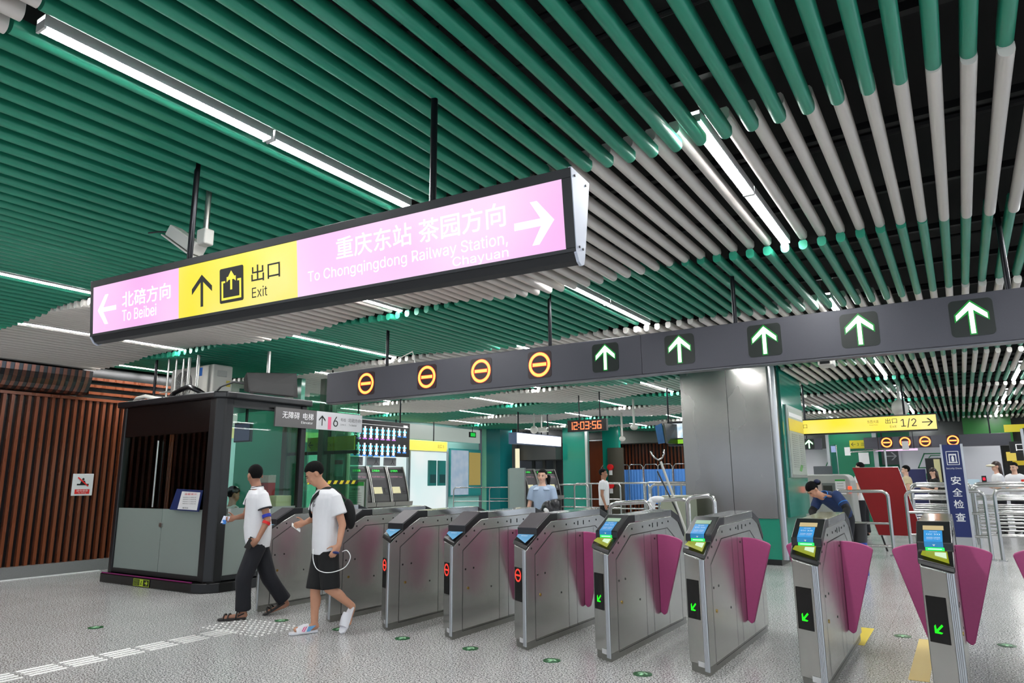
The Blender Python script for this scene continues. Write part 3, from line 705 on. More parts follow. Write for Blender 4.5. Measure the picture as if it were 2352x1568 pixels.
# ---------------------------------------------------------------- staff booth
GCL = glass('clear_glass', (.93, .97, .95)); GFR = glass('frosted_glass', (.8, .9, .86), .15, .12, (.70, .74, .72)); GGR = glass('green_tinted_glass', (.84, .94, .90), rough=.03)
BX0, BX1, BY0, BY1 = -11.52, -8.98, 6.24, 7.80
t = thing('ticket_booth', 'black framed glass staff booth with frosted lower panes and dark roof', 'booth', (-10.2, 7.0, 0))
pl = [(BX0 - .06, BY0 - .10), (BX1 - .22, BY0 - .10), (BX1 - .06, BY0 - .04), (BX1 + .06, BY0 + .14), (BX1 + .08, BY0 + .35), (BX1 + .08, BY1), (BX0 - .06, BY1)]
part('plinth', MB().pz(pl, 0, .135), BLACKG, t, bevel=.012)
m_ = part('magenta_strip', MB().box(BX0 - .04, BX1 - .25, BY0 - .085, BY0 - .07, .135, .148), mat('magenta_strip', (.5, .08, .38), .3), t, label='thin magenta strip along the top of the plinth')
def post(x, y, a=.055, z1=2.72): part('post', MB().box(x - a, x + a, y - a, y + a, .135, z1), BLACKM, t, bevel=.015)
post(BX0 + .03, BY0 + .03, .045); post(BX1 - .02, BY1 - .03, .05); post(BX0 + .03, BY1 - .03, .045)
part('corner_post', MB().pz([(BX1 - .26, BY0), (BX1 - .10, BY0 - .01), (BX1, BY0 + .08), (BX1 + .01, BY0 + .22), (BX1 - .1, BY0 + .22), (BX1 - .26, BY0 + .1)], .135, 2.76), BLACKM, t, bevel=.02, label='wide rounded corner post')
part('sill', MB().box(BX0, BX1 - .2, BY0, BY0 + .07, .135, .215), BLACKM, t); part('sill', MB().box(BX1 - .07, BX1, BY0 + .2, BY1, .135, .215), BLACKM, t)
part('header', MB().box(BX0 - .02, BX1 - .2, BY0 - .0, BY0 + .06, 2.24, 2.76), BLACKG, t, bevel=.005, label='deep glossy black header panel'); part('header', MB().box(BX1 - .07, BX1, BY0 + .2, BY1, 2.60, 2.76), BLACKM, t)
rf = [(BX0 - .14, BY0 - .06), (BX1 - .1, BY0 - .06), (BX1 + .06, BY0 + .05), (BX1 + .09, BY0 + .2), (BX1 + .09, BY1 + .08), (BX0 - .14, BY1 + .08)]
part('roof', MB().pz(rf, 2.72, 2.82), mat('dark_roof_edge', (.11, .115, .125), .3, .2), t, bevel=.02)
part('floor_panel', MB().box(BX0, BX1, BY0, BY1, .136, .15), DARKW, t)
for xa, xb in ((BX0 + .075, -10.24), (-10.23, BX1 - .25)):
    part('frosted_pane', MB().box(xa, xb, BY0 + .02, BY0 + .035, .215, 1.125), GFR, t, label='frosted lower pane'); part('glass_pane', MB().box(xa, xb, BY0 + .02, BY0 + .035, 1.125, 2.24), GCL, t)
part('frosted_pane', MB().box(BX1 - .04, BX1 - .025, BY0 + .22, BY1 - .08, .215, 1.14), GFR, t); part('glass_pane', MB().box(BX1 - .04, BX1 - .025, BY0 + .22, BY1 - .08, 1.14, 2.60), GCL, t)
part('glass_clip', MB().box(-10.27, -10.2, BY0 + .0, BY0 + .05, .86, .92), STEEL, t); part('glass_clip', MB().box(BX1 - .05, BX1 + .005, BY0 + .24, BY0 + .29, 1.06, 1.14), STEEL, t)
part('door_handle', MB().tube([(-10.45, BY0 - .02, 1.15), (-10.45, BY0 - .02, 2.15)], .012), STEEL, t)
sg = part('emergency_label', MB().box(-10.62, -10.2, BY0 - .108, BY0 - .10, .012, .118), mat('dark_olive', (.06, .08, .03), .4), t, label='green glow exit label')
YG = emit('glow_green', (.62, .72, .16), .55, sample=False)
shape2d([rect2d(-.205, .205, -.05, -.044), rect2d(-.205, .205, .044, .05), rect2d(-.205, -.199, -.05, .05), rect2d(.199, .205, -.05, .05), rect2d(-.04, .05, -.044, .044)], YG, sg, (-10.41, BY0 - .109, .065), (1, 0, 0), UP, 1)
text('安全出口', YG, sg, (-10.53, BY0 - .109, .085), (1, 0, 0), UP, .03, .12); text('EXIT', YG, sg, (-10.53, BY0 - .109, .045), (1, 0, 0), UP, .03, .12)
shape2d(rot2d(arrow_up(.25, .42), -math.pi / 2), YG, sg, (-10.28, BY0 - .109, .065), (1, 0, 0), UP, .075, 'arrow')
shape2d([[(0, .03), (.018, .03), (.004, -.01), (-.012, -.01)], [(-.012, -.01), (.004, -.01), (.022, -.036), (.01, -.036)], [(-.012, -.01), (0, -.01), (-.018, -.036), (-.028, -.036)]], mat('dark_olive', (.06, .08, .03), .4), sg, (-10.405, BY0 - .1115, .065), (1, 0, 0), UP, .9)
# notice clipped to the glass
t = thing('notice_board', 'tilted blue and white notice on the booth glass beside the corner post', 'notice', (-9.6, BY0 - .02, 1.13))
part('blue_board', MB().py([(-9.98, 1.12), (-9.28, 1.10), (-9.22, 1.40), (-9.84, 1.42)], BY0 - .03, BY0 - .015), mat('navy_card', (.10, .17, .36), .4), t)
wp = part('white_sheet', MB().py([(-9.78, 1.13), (-9.31, 1.12), (-9.26, 1.37), (-9.70, 1.385)], BY0 - .034, BY0 - .03), WHITE, t)
text('温馨提示', mat('red_lettering', (.85, .25, .25), .5), wp, (-9.48, BY0 - .036, 1.345), (1, 0, 0), UP, .025, .3); 
for k in range(4): text('乘客请走人工通道办理', TXTK, wp, (-9.5, BY0 - .036, 1.30 - k * .03), (1, 0, 0), UP, .012, .32)
text('重庆轨道', TXTK, wp, (-9.58, BY0 - .036, 1.15), (1, 0, 0), UP, .02, .14)
# furniture in the booth
t = thing('desk', 'cream topped desk inside the staff booth', 'desk', (-9.7, 7.2, .15)); CRM = mat('cream_laminate', (.84, .81, .62), .4)
part('desk_top', MB().box(-10.4, -9.12, 6.75, 7.4, 1.02, 1.05), CRM, t); part('desk_panel', MB().box(-10.4, -9.12, 6.75, 6.78, .15, 1.02), CRM, t); part('desk_side', MB().box(-9.14, -9.12, 6.78, 7.4, .15, 1.02), CRM, t); part('desk_side', MB().box(-10.4, -10.38, 6.78, 7.4, .15, 1.02), CRM, t)
solo('cabinet', MB().box(-9.75, -9.1, 7.42, 7.72, .15, 1.30), CRM, 'cream cabinet behind the armband man, inside the booth', 'cabinet', bevel=.01)
for i, (x, z) in enumerate(((-9.68, 1.30), (-9.50, 1.30))):
    solo('gift_box', MB().box(x, x + .14, 7.46, 7.6, z, z + .2), mat('red_card', (.72, .08, .06), .4, 0, .2, 20), ('red' + ' box on the cabinet in the booth, ' + ('left one' if i == 0 else 'right one')), 'box', bevel=.005)
solo('box', MB().box(-9.66, -9.38, 7.47, 7.62, 1.5, 1.62), mat('white_red_card', (.8, .72, .7), .4, 0, .2, 20), 'white and red carton on top of the two red boxes', 'box', bevel=.005)
t = thing('computer_monitor', 'dark monitor hanging high in the booth corner, showing a blue grey screen', 'monitor', (-9.35, 6.9, 2.0))
part('screen_case', MB().box(-9.55, -9.15, 6.9, 6.95, 2.12, 2.42), BLACK, t, bevel=.01); part('screen', MB().box(-9.53, -9.17, 6.893, 6.9, 2.14, 2.40), emit('dim_blue_screen', (.36, .37, .48), .45, sample=False), t); part('arm', MB().cyl((-9.35, 6.97, 2.4), (-9.35, 6.97, 2.75), .02), BLACK, t)
t = thing('microphone', 'thin desk microphone with a red tip in the booth', 'microphone', (-9.85, 6.85, 1.05)); part('stem', MB().tube([(-9.85, 6.85, 1.05), (-9.85, 6.83, 1.2), (-9.82, 6.8, 1.33)], .006), BLACK, t); part('tip', MB().ell((-9.82, 6.8, 1.345), (.014, .014, .02)), emit('red_tip', (1, .1, .1), 1, sample=False), t)
# on the roof: air conditioner, pipes, tv, clutter
t = thing('air_conditioner', 'white outdoor air conditioner unit on the booth roof', 'air conditioner', (-11.0, 7.2, 2.83))
ax0, ax1, ay0, ay1, az0, az1 = -11.55, -10.35, 7.0, 7.38, 2.86, 3.46
part('casing', MB().box(ax0, ax1, ay0, ay1, az0, az1), OFFW, t, bevel=.03, seg=3)
c_ = (-11.17, ay0 - .003, 3.16)
gr = MB()
for k in range(9): gr.tube([(c_[0] + math.cos(a) * (.04 + k * .025), ay0 - .012, c_[2] + math.sin(a) * (.04 + k * .025)) for a in (2 * math.pi * i / 28 for i in range(28))], .004, 6, closed=True)
for k in range(12):
    a = 2 * math.pi * k / 12; gr.cyl((c_[0] + .04 * math.cos(a), ay0 - .01, c_[2] + .04 * math.sin(a)), (c_[0] + .245 * math.cos(a), ay0 - .01, c_[2] + .245 * math.sin(a)), .003, n=5)
part('fan_well', MB().cyl((c_[0], ay0 + .002, c_[2]), (c_[0], ay0 - .004, c_[2]), .25, n=32), mat('fan_dark', (.2, .2, .2), .5), t); part('fan_grille', gr, mat('grille_white', (.75, .75, .74), .4), t)
part('fan_hub', MB().cyl((c_[0], ay0 - .004, c_[2]), (c_[0], ay0 - .02, c_[2]), .05, n=20), OFFW, t)
part('energy_label', MB().box(ax1 - .42, ax1 - .30, ay0 - .004, ay0 + .001, 3.28, 3.42), mat('label_blue', (.1, .4, .75), .4), t, label='blue sticker')
part('side_handle', MB().box(ax1 - .002, ax1 + .012, 7.08, 7.26, 3.26, 3.36), mat('shade_white', (.7, .7, .68), .5), t, bevel=.005)
part('warning_label', MB().box(ax1 - .001, ax1 + .003, 7.26, 7.34, 3.1, 3.2), mat('label_yellow', (.8, .7, .1), .4), t, label='yellow warning label')
for x in (-11.4, -10.5): part('foot', MB().box(x - .04, x + .04, ay0 + .02, ay1 - .02, 2.82, 2.87), BLACK, t)
for i, (x, r) in enumerate(((-11.02, .017), (-10.80, .017), (-10.60, .017), (-10.44, .028), (-10.20, .028))):
    solo('conduit_pipe', MB().cyl((x, 6.62, 2.82), (x, 6.62, 4.15), r, n=12), STEEL, f'grey pipe rising from the booth roof, {("leftmost", "second from left", "middle", "fourth from left", "rightmost")[i]} of five', 'pipe', smooth=40, group='pipes on the booth roof')
solo('bracket_rail', MB().cyl((-11.15, 6.58, 2.98), (-10.1, 6.58, 2.98), .01, n=8), STEEL, 'thin rail tying the five pipes together', 'rail')
solo('cable_bundle', MB().tube([(-10.7, 6.5, 2.86), (-10.5, 6.45, 2.93), (-10.3, 6.45, 2.97), (-10.1, 6.44, 2.99), (-9.95, 6.5, 2.92), (-9.9, 6.6, 2.85)], .04, 10), BLACK, 'bundle of black cables on the front of the booth roof', 'cable', smooth=True)
solo('cable_bundle', MB().tube([(-11.9 + .35, 6.4, 2.84), (-11.4, 6.35, 2.88), (-11.15, 6.35, 2.9), (-10.95, 6.4, 2.86), (-10.8, 6.4, 2.84)], .035, 10), OFFW, 'white wrapped pipe lying at the left end of the booth roof', 'cable', smooth=True)
solo('cable_bundle', MB().tube([(-9.9, 6.7, 2.84), (-9.75, 6.75, 3.0), (-9.5, 6.8, 3.06), (-9.3, 6.85, 3.02), (-9.15, 6.9, 2.84)], .018, 8), mat('grey_cable', (.35, .35, .35), .5), 'grey arched cable right of the air conditioner', 'cable', smooth=True)
t = thing('television', 'black television with deep back hanging over the booth, screen off', 'television', (-8.93, 7.15, 2.8))
part('screen', MB()._add([(-8.98, 6.72, 2.86), (-8.93, 7.52, 2.86), (-9.0, 7.52, 3.22), (-9.06, 6.72, 3.14)], [(0, 1, 2, 3)]), mat('tv_glass', (.012, .012, .014), .5, spec=.3), t)
part('case', MB()._add([(-8.985, 6.7, 2.84), (-8.935, 7.6, 2.84), (-8.99, 7.6, 3.25), (-9.065, 6.7, 3.16), (-9.3, 6.85, 2.9), (-9.26, 7.5, 2.9), (-9.3, 7.5, 3.15), (-9.34, 6.85, 3.1)], [(0, 1, 2, 3), (4, 7, 6, 5), (0, 4, 5, 1), (1, 5, 6, 2), (2, 6, 7, 3), (3, 7, 4, 0)]), mat('tv_case_black', (.015, .015, .017), .5, spec=.3), t, bevel=.006)
part('pole', MB().cyl((-9.2, 7.2, 3.1), (-9.2, 7.2, 4.15), .03, n=12), STEEL, t, smooth=40)
solo('hanging_rod', MB().cyl((-11.35, 6.6, 2.8), (-11.35, 6.6, 4.15), .022, n=12), ROD, 'black rod from the ceiling to the left part of the booth roof', 'rod', smooth=40)
# no sitting sign on the slat wall
t = thing('warning_sign', 'white no sitting sign with red strip on the brown slat wall', 'sign', (-13.18, 6.52, 1.3))
bd = part('board', MB().box(-13.2, -13.18, 6.35, 6.70, 1.30, 1.68), WHITE, t, bevel=.004); RED = mat('sign_red', (.85, .10, .10), .4)
rs = part('red_strip', MB().box(-13.181, -13.178, 6.40, 6.65, 1.33, 1.41), RED, t)
text('请勿坐卧', TXTW, rs, (-13.1775, 6.525, 1.385), (0, 1, 0), UP, .035, .2); text('No Sitting', TXTW, rs, (-13.1775, 6.525, 1.348), (0, 1, 0), UP, .02, .13)
shape2d([[(.0, .07), (.025, .045), (0, .02), (-.025, .045)], [(-.1, -.035), (.1, -.035), (.1, -.06), (-.1, -.06)], [(-.03, .02), (.03, .02), (.05, -.04), (-.05, -.04)]], TXTK, bd, (-13.18, 6.525, 1.54), (0, 1, 0), UP, 1)
shape2d([[(-.1, .07), (-.085, .085), (.1, -.07), (.085, -.085)]], RED, bd, (-13.177, 6.525, 1.54), (0, 1, 0), UP, 1)
# glass lift enclosure right behind the booth
t = thing('glass_enclosure', 'green tinted glass lift enclosure joining the booth, with steel posts', 'glass enclosure', (-10.2, 8.9, 0))
def pane(a, b, z0, z1, m=GGR, th=.012):
    (xa, ya), (xb, yb) = a, b; d = Vector((xb - xa, yb - ya, 0)).normalized(); n_ = Vector((-d.y, d.x, 0)) * th / 2
    P = Vector((xa, ya, 0)); Q = Vector((xb, yb, 0)); mb = MB()
    mb._add([v + Vector((0, 0, z)) for z in (z0, z1) for v in (P - n_, Q - n_, Q + n_, P + n_)], [(0, 1, 2, 3), (4, 5, 6, 7), (0, 1, 5, 4), (1, 2, 6, 5), (2, 3, 7, 6), (3, 0, 4, 7)]); part('glass_pane', mb, m, t)
pane((-8.95, 7.86), (-8.95, 8.42), .1, 2.95); pane((-8.95, 8.44), (-8.95, 9.02), .1, 2.95); pane((-8.97, 9.02), (-9.9, 9.02), .1, 2.95); pane((-9.92, 9.02), (-10.9, 9.02), .1, 2.95); pane((-10.9, 9.0), (-10.9, 11.0), .1, 2.95)
for x, y in ((-9.9, 9.05), (-10.9, 9.05), (-10.9, 10.2)): part('steel_post', MB().box(x - .06, x + .06, y - .06, y + .06, 0, 3.4), mat('olive_grey_post', (.30, .34, .30), .35, .3), t)
part('base_rail', MB().box(-8.99, -8.91, 7.84, 9.04, 0, .1), STEEL, t); part('mid_rail', MB().box(-10.9, -9.0, 9.03, 9.07, 2.0, 2.06), mat('olive_grey_post', (.30, .34, .30), .35, .3), t)
hz = MB()
yy = 7.88; k = 0
while yy < 8.98:
    hz._add([(-8.94, yy, 1.47), (-8.94, yy + .07, 1.47), (-8.94, yy + .11, 1.53), (-8.94, yy + .04, 1.53)], [(0, 1, 2, 3)], k % 2); yy += .07; k += 1
o = part('hazard_tape', hz, [mat('tape_yellow', (.82, .76, .12), .5), TXTK], t, fixn=False, label='yellow and black striped tape')
t = thing('line_sign', 'grey lift sign with white panel reading 6, mounted on the glass beside the booth', 'sign', (-8.9, 8.3, 2.35))
part('grey_panel', MB().box(-8.93, -8.90, 7.15, 7.98, 2.36, 2.66), mat('warm_grey_sign', (.33, .32, .32), .5), t)
wp = part('white_panel', MB().box(-8.93, -8.90, 7.98, 9.03, 2.36, 2.66), mat('light_grey_sign', (.72, .72, .73), .5), t)
Y1 = (0, 1, 0)
text('电梯', TXTW, t, (-8.898, 7.80, 2.55), Y1, UP, .11, .22); text('Elevator', TXTW, t, (-8.898, 7.78, 2.45), Y1, UP, .04, .24); text('无障碍', TXTW, t, (-8.898, 7.45, 2.55), Y1, UP, .11, .34); 
shape2d(arrow_up(.1, .42), TXTK, wp, (-8.898, 8.10, 2.51), Y1, UP, .17, 'arrow'); part('pink_bar', MB().box(-8.9, -8.897, 8.23, 8.30, 2.37, 2.58), mat('rose_bar', (.82, .35, .48), .5), t)
text('6', TXTK, wp, (-8.898, 8.40, 2.51), Y1, UP, .17); text('号线', mat('grey_lettering', (.35, .35, .35), .5), wp, (-8.898, 8.57, 2.55), Y1, UP, .06, .12); text('Line 6', mat('grey_lettering', (.35, .35, .35), .5), wp, (-8.898, 8.57, 2.47), Y1, UP, .03, .12)
text('北碚方向', mat('grey_lettering', (.35, .35, .35), .5), wp, (-8.898, 8.84, 2.555), Y1, UP, .07, .3); text('To Beibei', mat('grey_lettering', (.35, .35, .35), .5), wp, (-8.898, 8.80, 2.47), Y1, UP, .03, .18)
# lift doors and wall inside the enclosure
mb = MB().box(-13.2, -11.2, 9.6, 9.7, 0, 3.6)
struct('wall_lift', mb, mat('dark_teal_glass', (.22, .48, .40), .15, 0, .1, 2), 'dark green glass wall behind the booth')
t = thing('lift_door', 'pale steel lift door with a red and white notice above', 'lift door', (-11.2, 10.6, 0))
part('door_leaf', MB().box(-11.6, -11.26, 10.6, 10.64, 0, 2.1), STEEL, t); part('door_leaf', MB().box(-11.25, -10.91, 10.6, 10.64, 0, 2.1), STEEL, t); part('surround', MB().box(-11.7, -10.85, 10.65, 10.7, 0, 2.6), mat('cream_panel', (.70, .72, .62), .4), t)
nt = part('notice', MB().box(-11.35, -10.95, 10.59, 10.6, 1.62, 1.95), WHITE, t); part('notice_header', MB().box(-11.35, -10.95, 10.586, 10.592, 1.87, 1.96), RED, t)
t = thing('hanging_sign', 'faint yellow exit sign with left arrow seen through the green glass', 'hanging sign', (-10.2, 9.3, 2.0))
yp = part('panel', MB().box(-10.6, -9.35, 9.3, 9.33, 2.08, 2.34), mat('olive_yellow_panel', (.72, .68, .10), .4), t); shape2d(rot2d(arrow_up(.1, .42), math.pi / 2), TXTK, yp, (-10.5, 9.298, 2.2), (1, 0, 0), UP, .14, 'arrow'); text('出口 Exit', mat('ochre_lettering', (.55, .47, .08), .5), yp, (-10.1, 9.298, 2.2), (1, 0, 0), UP, .1, .5)
part('rod', MB().cyl((-10, 9.315, 2.34), (-10, 9.315, 4.15), .015), ROD, t)
# ---------------------------------------------------------------- stainless column with teal foot and green glass flank
COLS = mat('column_steel', (.58, .575, .56), .26, 1, .16, 1.6, .08, (1, 1, .35), rvar=.06)
t = thing('column', 'big stainless steel clad column with teal foot and dark base', 'column', (-3.6, 14.4, 0))
part('steel_cladding', MB().pz([(-4.52, 13.32), (-2.86, 13.32), (-2.80, 13.38), (-2.80, 13.9), (-4.52, 13.9)], .80, 4.15), COLS, t, bevel=.01)
part('corner_trim', MB().cyl((-2.79, 13.37, .1), (-2.79, 13.37, 4.15), .06, n=16), ALU, t, smooth=50)
part('teal_foot', MB().box(-4.50, -2.84, 13.34, 15.9, .10, .80), mat('teal_foot_panel', (.10, .53, .43), .2), t)
part('black_base', MB().box(-4.48, -2.86, 13.36, 15.9, 0, .10), BLACK, t)
part('glass_flank', MB().box(-4.5, -2.76, 13.9, 15.95, .80, 4.15), TEAL, t, label='green glass side that mirrors the ceiling')
part('seam', MB().box(-3.62, -3.612, 13.315, 13.32, .8, 4.15), GROOVE, t)
t = thing('route_poster', 'framed vertical line timetable poster on the column side, yellow band on top', 'poster', (-2.74, 15.0, 1.55))
part('frame', MB().box(-2.76, -2.72, 14.15, 15.75, 1.52, 2.92), mat('pale_frame', (.62, .66, .64), .3, .5), t, bevel=.01)
sh = part('sheet', MB().box(-2.722, -2.715, 14.22, 15.68, 1.58, 2.86), mat('grey_green_paper', (.60, .64, .60), .4), t)
part('yellow_band', MB().box(-2.716, -2.712, 14.22, 15.68, 2.42, 2.66), mat('poster_yellow', (.86, .76, .22), .4), t)
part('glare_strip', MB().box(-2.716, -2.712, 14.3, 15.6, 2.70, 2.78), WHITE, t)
for k in range(16):
    text('● 车站 Station', mat('grey_lettering', (.35, .35, .35), .5), sh, (-2.713, 14.7, 2.36 - k * .042), Y1, UP, .022, .55); text('● 终点 End', mat('grey_lettering', (.35, .35, .35), .5), sh, (-2.713, 15.35, 2.36 - k * .042), Y1, UP, .022, .4)
shape2d([[(-.2, 0), (0, .12), (.22, .1), (.02, -.02)]], mat('leaf_green', (.35, .6, .3), .5), sh, (-2.713, 15.1, 1.66), Y1, UP, 1, 'leaf')

# ---------------------------------------------------------------- rail barriers
def barrier(x0, x1, y, h, rails, lab, group, r=.022, yd=0, base=True, posts=()):
    """rounded tube frame with cross rails, standing on the floor; yd skews the far end in depth"""
    t = thing('rail_barrier', lab, 'rail barrier', ((x0 + x1) / 2, y + yd / 2, 0), group=group)
    R = .12; f = lambda x: y + yd * (x - x0) / (x1 - x0)
    pts = [(x0, f(x0), 0), (x0, f(x0), h - R)]
    sg_ = 1 if x1 > x0 else -1
    for a in range(1, 6): q = a * math.pi / 12; pts.append((x0 + sg_ * R * (1 - math.cos(q)), f(x0), h - R + R * math.sin(q)))
    pts.append((x0 + sg_ * R, f(x0 + sg_ * R), h)); pts.append((x1 - sg_ * R, f(x1 - sg_ * R), h))
    for a in range(1, 6): q = a * math.pi / 12; pts.append((x1 - sg_ * R * (1 - math.sin(q)), f(x1), h - R * (1 - math.cos(q))))
    pts += [(x1, f(x1), h - R), (x1, f(x1), 0)]
    part('frame', MB().tube(pts, r, 10), TUBE, t, smooth=50)
    for z in rails: part('cross_rail', MB().cyl((x0, f(x0), z), (x1, f(x1), z), r * .72, n=8), TUBE, t, smooth=50)
    for x in posts: part('middle_post', MB().cyl((x, f(x), 0), (x, f(x), h), r * .85, n=8), TUBE, t, smooth=50)
    if base:
        for x in (x0, x1): part('foot', MB().box(x - .07, x + .07, f(x) - .09, f(x) + .09, 0, .02), TUBE, t)
    return t
# nearest row on the right, behind the gates
barrier(-2.28, -1.30, 16, 1.245, (.62, .18), 'steel rail barrier in front of the red board', 'near rail barriers on the right', .034)
barrier(-.99, .30, 16, 1.245, (.84, .42), 'steel rail barrier in front of the blue security board', 'near rail barriers on the right', .034)
barrier(.46, 1.8, 16, 1.27, (.86, .44), 'steel rail barrier at the right edge, cut off by the picture', 'near rail barriers on the right', .034)
n_ = 0
for row, (y, xs) in enumerate(((18.2, (-1.05, .12, 1.3)), (19.6, (-1.1, .1, 1.35)), (21.0, (-1.2, .15, 1.5)), (22.4, (-1.25, .2, 1.6)))):
    for a, b in zip(xs, xs[1:]):
        barrier(a + .05, b - .05, y, 1.32 if row < 2 else 1.36, (.32, .56, .80, 1.04), f'shiny steel queue barrier, {NTH[row + 1]} row behind the blue security board, {"left" if a < 0 else "right"} half', 'queue barriers by security', .028, base=False)
# middle of the hall
barrier(-17.6 + 2.2, -13.65 + .1, 20.3, 1.28, (.8,), 'dark tube rail before the bright wall, right of the ticket machines', 'middle hall barriers', .022, yd=1.2)
barrier(-15.35, -13.55, 22.5, 1.27, (.85,), 'thin rail barrier before the pale map posters', 'middle hall barriers', .022)
barrier(-13.45, -12.35, 21, 1.33, (.80,), 'steel rail barrier just left of the far teal pillar foot', 'middle hall barriers', .026)
barrier(-12.9, -12.0, 18.5 + 3.2, 1.42, (.62, .85, 1.1), 'steel barrier with close rails left of the far ticket machines', 'middle hall barriers', .026)
barrier(-11.9, -10.7, 21.6, 1.36, (.62, .90), 'steel barrier behind the woman in the blue blouse', 'middle hall barriers', .026)
barrier(-10.6, -9.0, 20.4, 1.40, (.66, .92, ), 'steel barrier with two middle posts right of the woman in blue', 'middle hall barriers', .026, posts=(-10.0, -9.55))
barrier(-8.75, -7.35, 18.6, 1.42, (.72,), 'steel barrier before the blue screens, right of the walking guard', 'middle hall barriers', .026)
barrier(-7.3, -5.9, 18.2, 1.43, (.8,), 'steel barrier just left of the column, front one of the pair', 'middle hall barriers', .03)
barrier(-6.75, -5.45, 17.2, 1.38, (.4,), 'steel barrier just left of the column with close uprights', 'middle hall barriers', .03, posts=(-6.55, -6.35, -6.15, -5.95, -5.75, -5.6))
# rails directly behind the gates next to the column
def hoop(pts, lab, r=.03):
    t = thing('hand_rail', lab, 'hand rail', tuple(pts[0]))
    part('tube', MB().tube(pts, r, 12), TUBE, t, smooth=60); return t
hoop([(-4.14, 9, 0), (-4.14, 9, 1.1), (-4.11, 9, 1.165), (-4.03, 9, 1.19), (-3.62, 9, 1.215), (-3.57, 9, 1.19), (-3.55, 9, 1.13), (-3.55, 9, 0)], 'low steel hand rail just behind the first green arrow gate')
hoop([(-4.12, 10.4, 0), (-4.12, 10.4, 1.12), (-4.09, 10.4, 1.17), (-4.02, 10.4, 1.185), (-3.62, 10.4, 1.215), (-3.53, 10.4, 1.2), (-3.5, 10.4, 1.14), (-3.5, 10.4, 0)], 'longer steel hand rail reaching the column from the left')
hoop([(-3.25, 9.6, 0), (-3.25, 9.6, 1.18), (-3.22, 9.6, 1.24), (-3.15, 9.6, 1.265), (-2.95, 9.6, 1.285), (-2.89, 9.6, 1.26), (-2.87, 9.6, 1.2), (-2.87, 9.6, 0)], 'narrow steel hoop rail standing before the column')
# red board leaning behind the barrier
RB = mat('dark_red_board', (.52, .0, .03), .7, 0, .06, 8)
t = thing('red_board', 'large dark red board propped behind the rail barrier', 'board', (-1.3, 16.6, 0))
q = [(-1.93, 1.70), (-1.08, 1.70), (-.80, .28), (-1.50, .28)]
part('board_face', MB().py([(-1.95, 1.72), (-1.10, 1.72), (-.79, .36), (-1.58, .36)], 16.5, 16.54), RB, t)
for a, b in (((-1.95, 1.72), (-1.10, 1.72)), ((-1.10, 1.72), (-.79, .36)), ((-.79, .36), (-1.58, .36)), ((-1.58, .36), (-1.95, 1.72))):
    part('edge_frame', MB().cyl((a[0], 16.52, a[1]), (b[0], 16.52, b[1]), .012, n=6), TUBE, t)
for x in (-1.55, -.85): part('prop_leg', MB().cyl((x, 16.56, .4), (x + .05, 17.0, 0), .02, n=8), BLACKM, t)
# blue security check board
NAVY = mat('navy_blue_board', (.035, .12, .36), .35, 0, .04, 8)
t = thing('security_check_board', 'tall navy blue security check board with white Chinese characters', 'sign board', (-.12, 15.3, 0))
xa, xb = -.285, .045
fa = part('face', MB().box(xa + .02, xb - .02, 15.28, 15.3, .45, 2.10), NAVY, t)
part('side_frame', MB().box(xa - .01, xa + .02, 15.27, 15.32, .05, 2.11), ALU, t); part('side_frame', MB().box(xb - .02, xb + .02, 15.27, 15.32, .05, 2.11), ALU, t); part('lower_panel', MB().box(xa + .02, xb - .02, 15.285, 15.3, .05, .45), PLAIN, t); part('foot', MB().box(xa - .1, xb + .1, 15.15, 15.45, 0, .05), ALU, t)
cx = -.115
for s_, z in (('安', 1.45), ('全', 1.24), ('检', 1.03), ('查', .80)): text(s_, TXTW, fa, (cx + .005, 15.279, z), (1, 0, 0), UP, .15, .155, bold=.01)
text('Security Check', TXTW, fa, (cx, 15.279, 1.665), (1, 0, 0), UP, .035, .24)
shape2d([rect2d(-.1, .1, -.125, -.115), rect2d(-.1, .1, .115, .125), rect2d(-.1, -.09, -.125, .125), rect2d(.09, .1, -.125, .125)] + [rect2d(-.06, -.045, -.07, .05), rect2d(.045, .06, -.07, .05), rect2d(-.06, .06, .05, .075), rect2d(-.07, .07, -.09, -.07), rect2d(-.02, .02, -.06, .02), rect2d(-.012, .012, .02, .04)], TXTW, fa, (cx, 15.279, 1.855), (1, 0, 0), UP, 1, 'symbol')
# waste bin with bag, bent cleaner's
t = thing('waste_bin', 'black and blue waste bin with black bag beside the bending cleaner', 'waste bin', (-1.52, 12.7, 0))
part('bucket', MB().loft([((-1.52, 12.7, z), (r, 0, 0), (0, r, 0)) for z, r in ((0, .11), (.5, .125))], 20), mat('blue_bucket', (.08, .22, .62), .4), t, smooth=40, label='blue lower bucket')
part('bin_liner', MB().loft([((-1.52, 12.7, z), (r, 0, 0), (0, r, 0)) for z, r in ((.5, .13), (.78, .145), (.80, .155))], 20), mat('bin_black', (.12, .12, .125), .45), t, smooth=40); 
solo('black_bag', MB().ell((-1.68, 12.5, .93), (.1, .09, .13)).ell((-1.62, 12.52, .85), (.07, .08, .1)), BLACK, 'black bag hanging at the cleaner hand above the bin', 'bag', smooth=True)
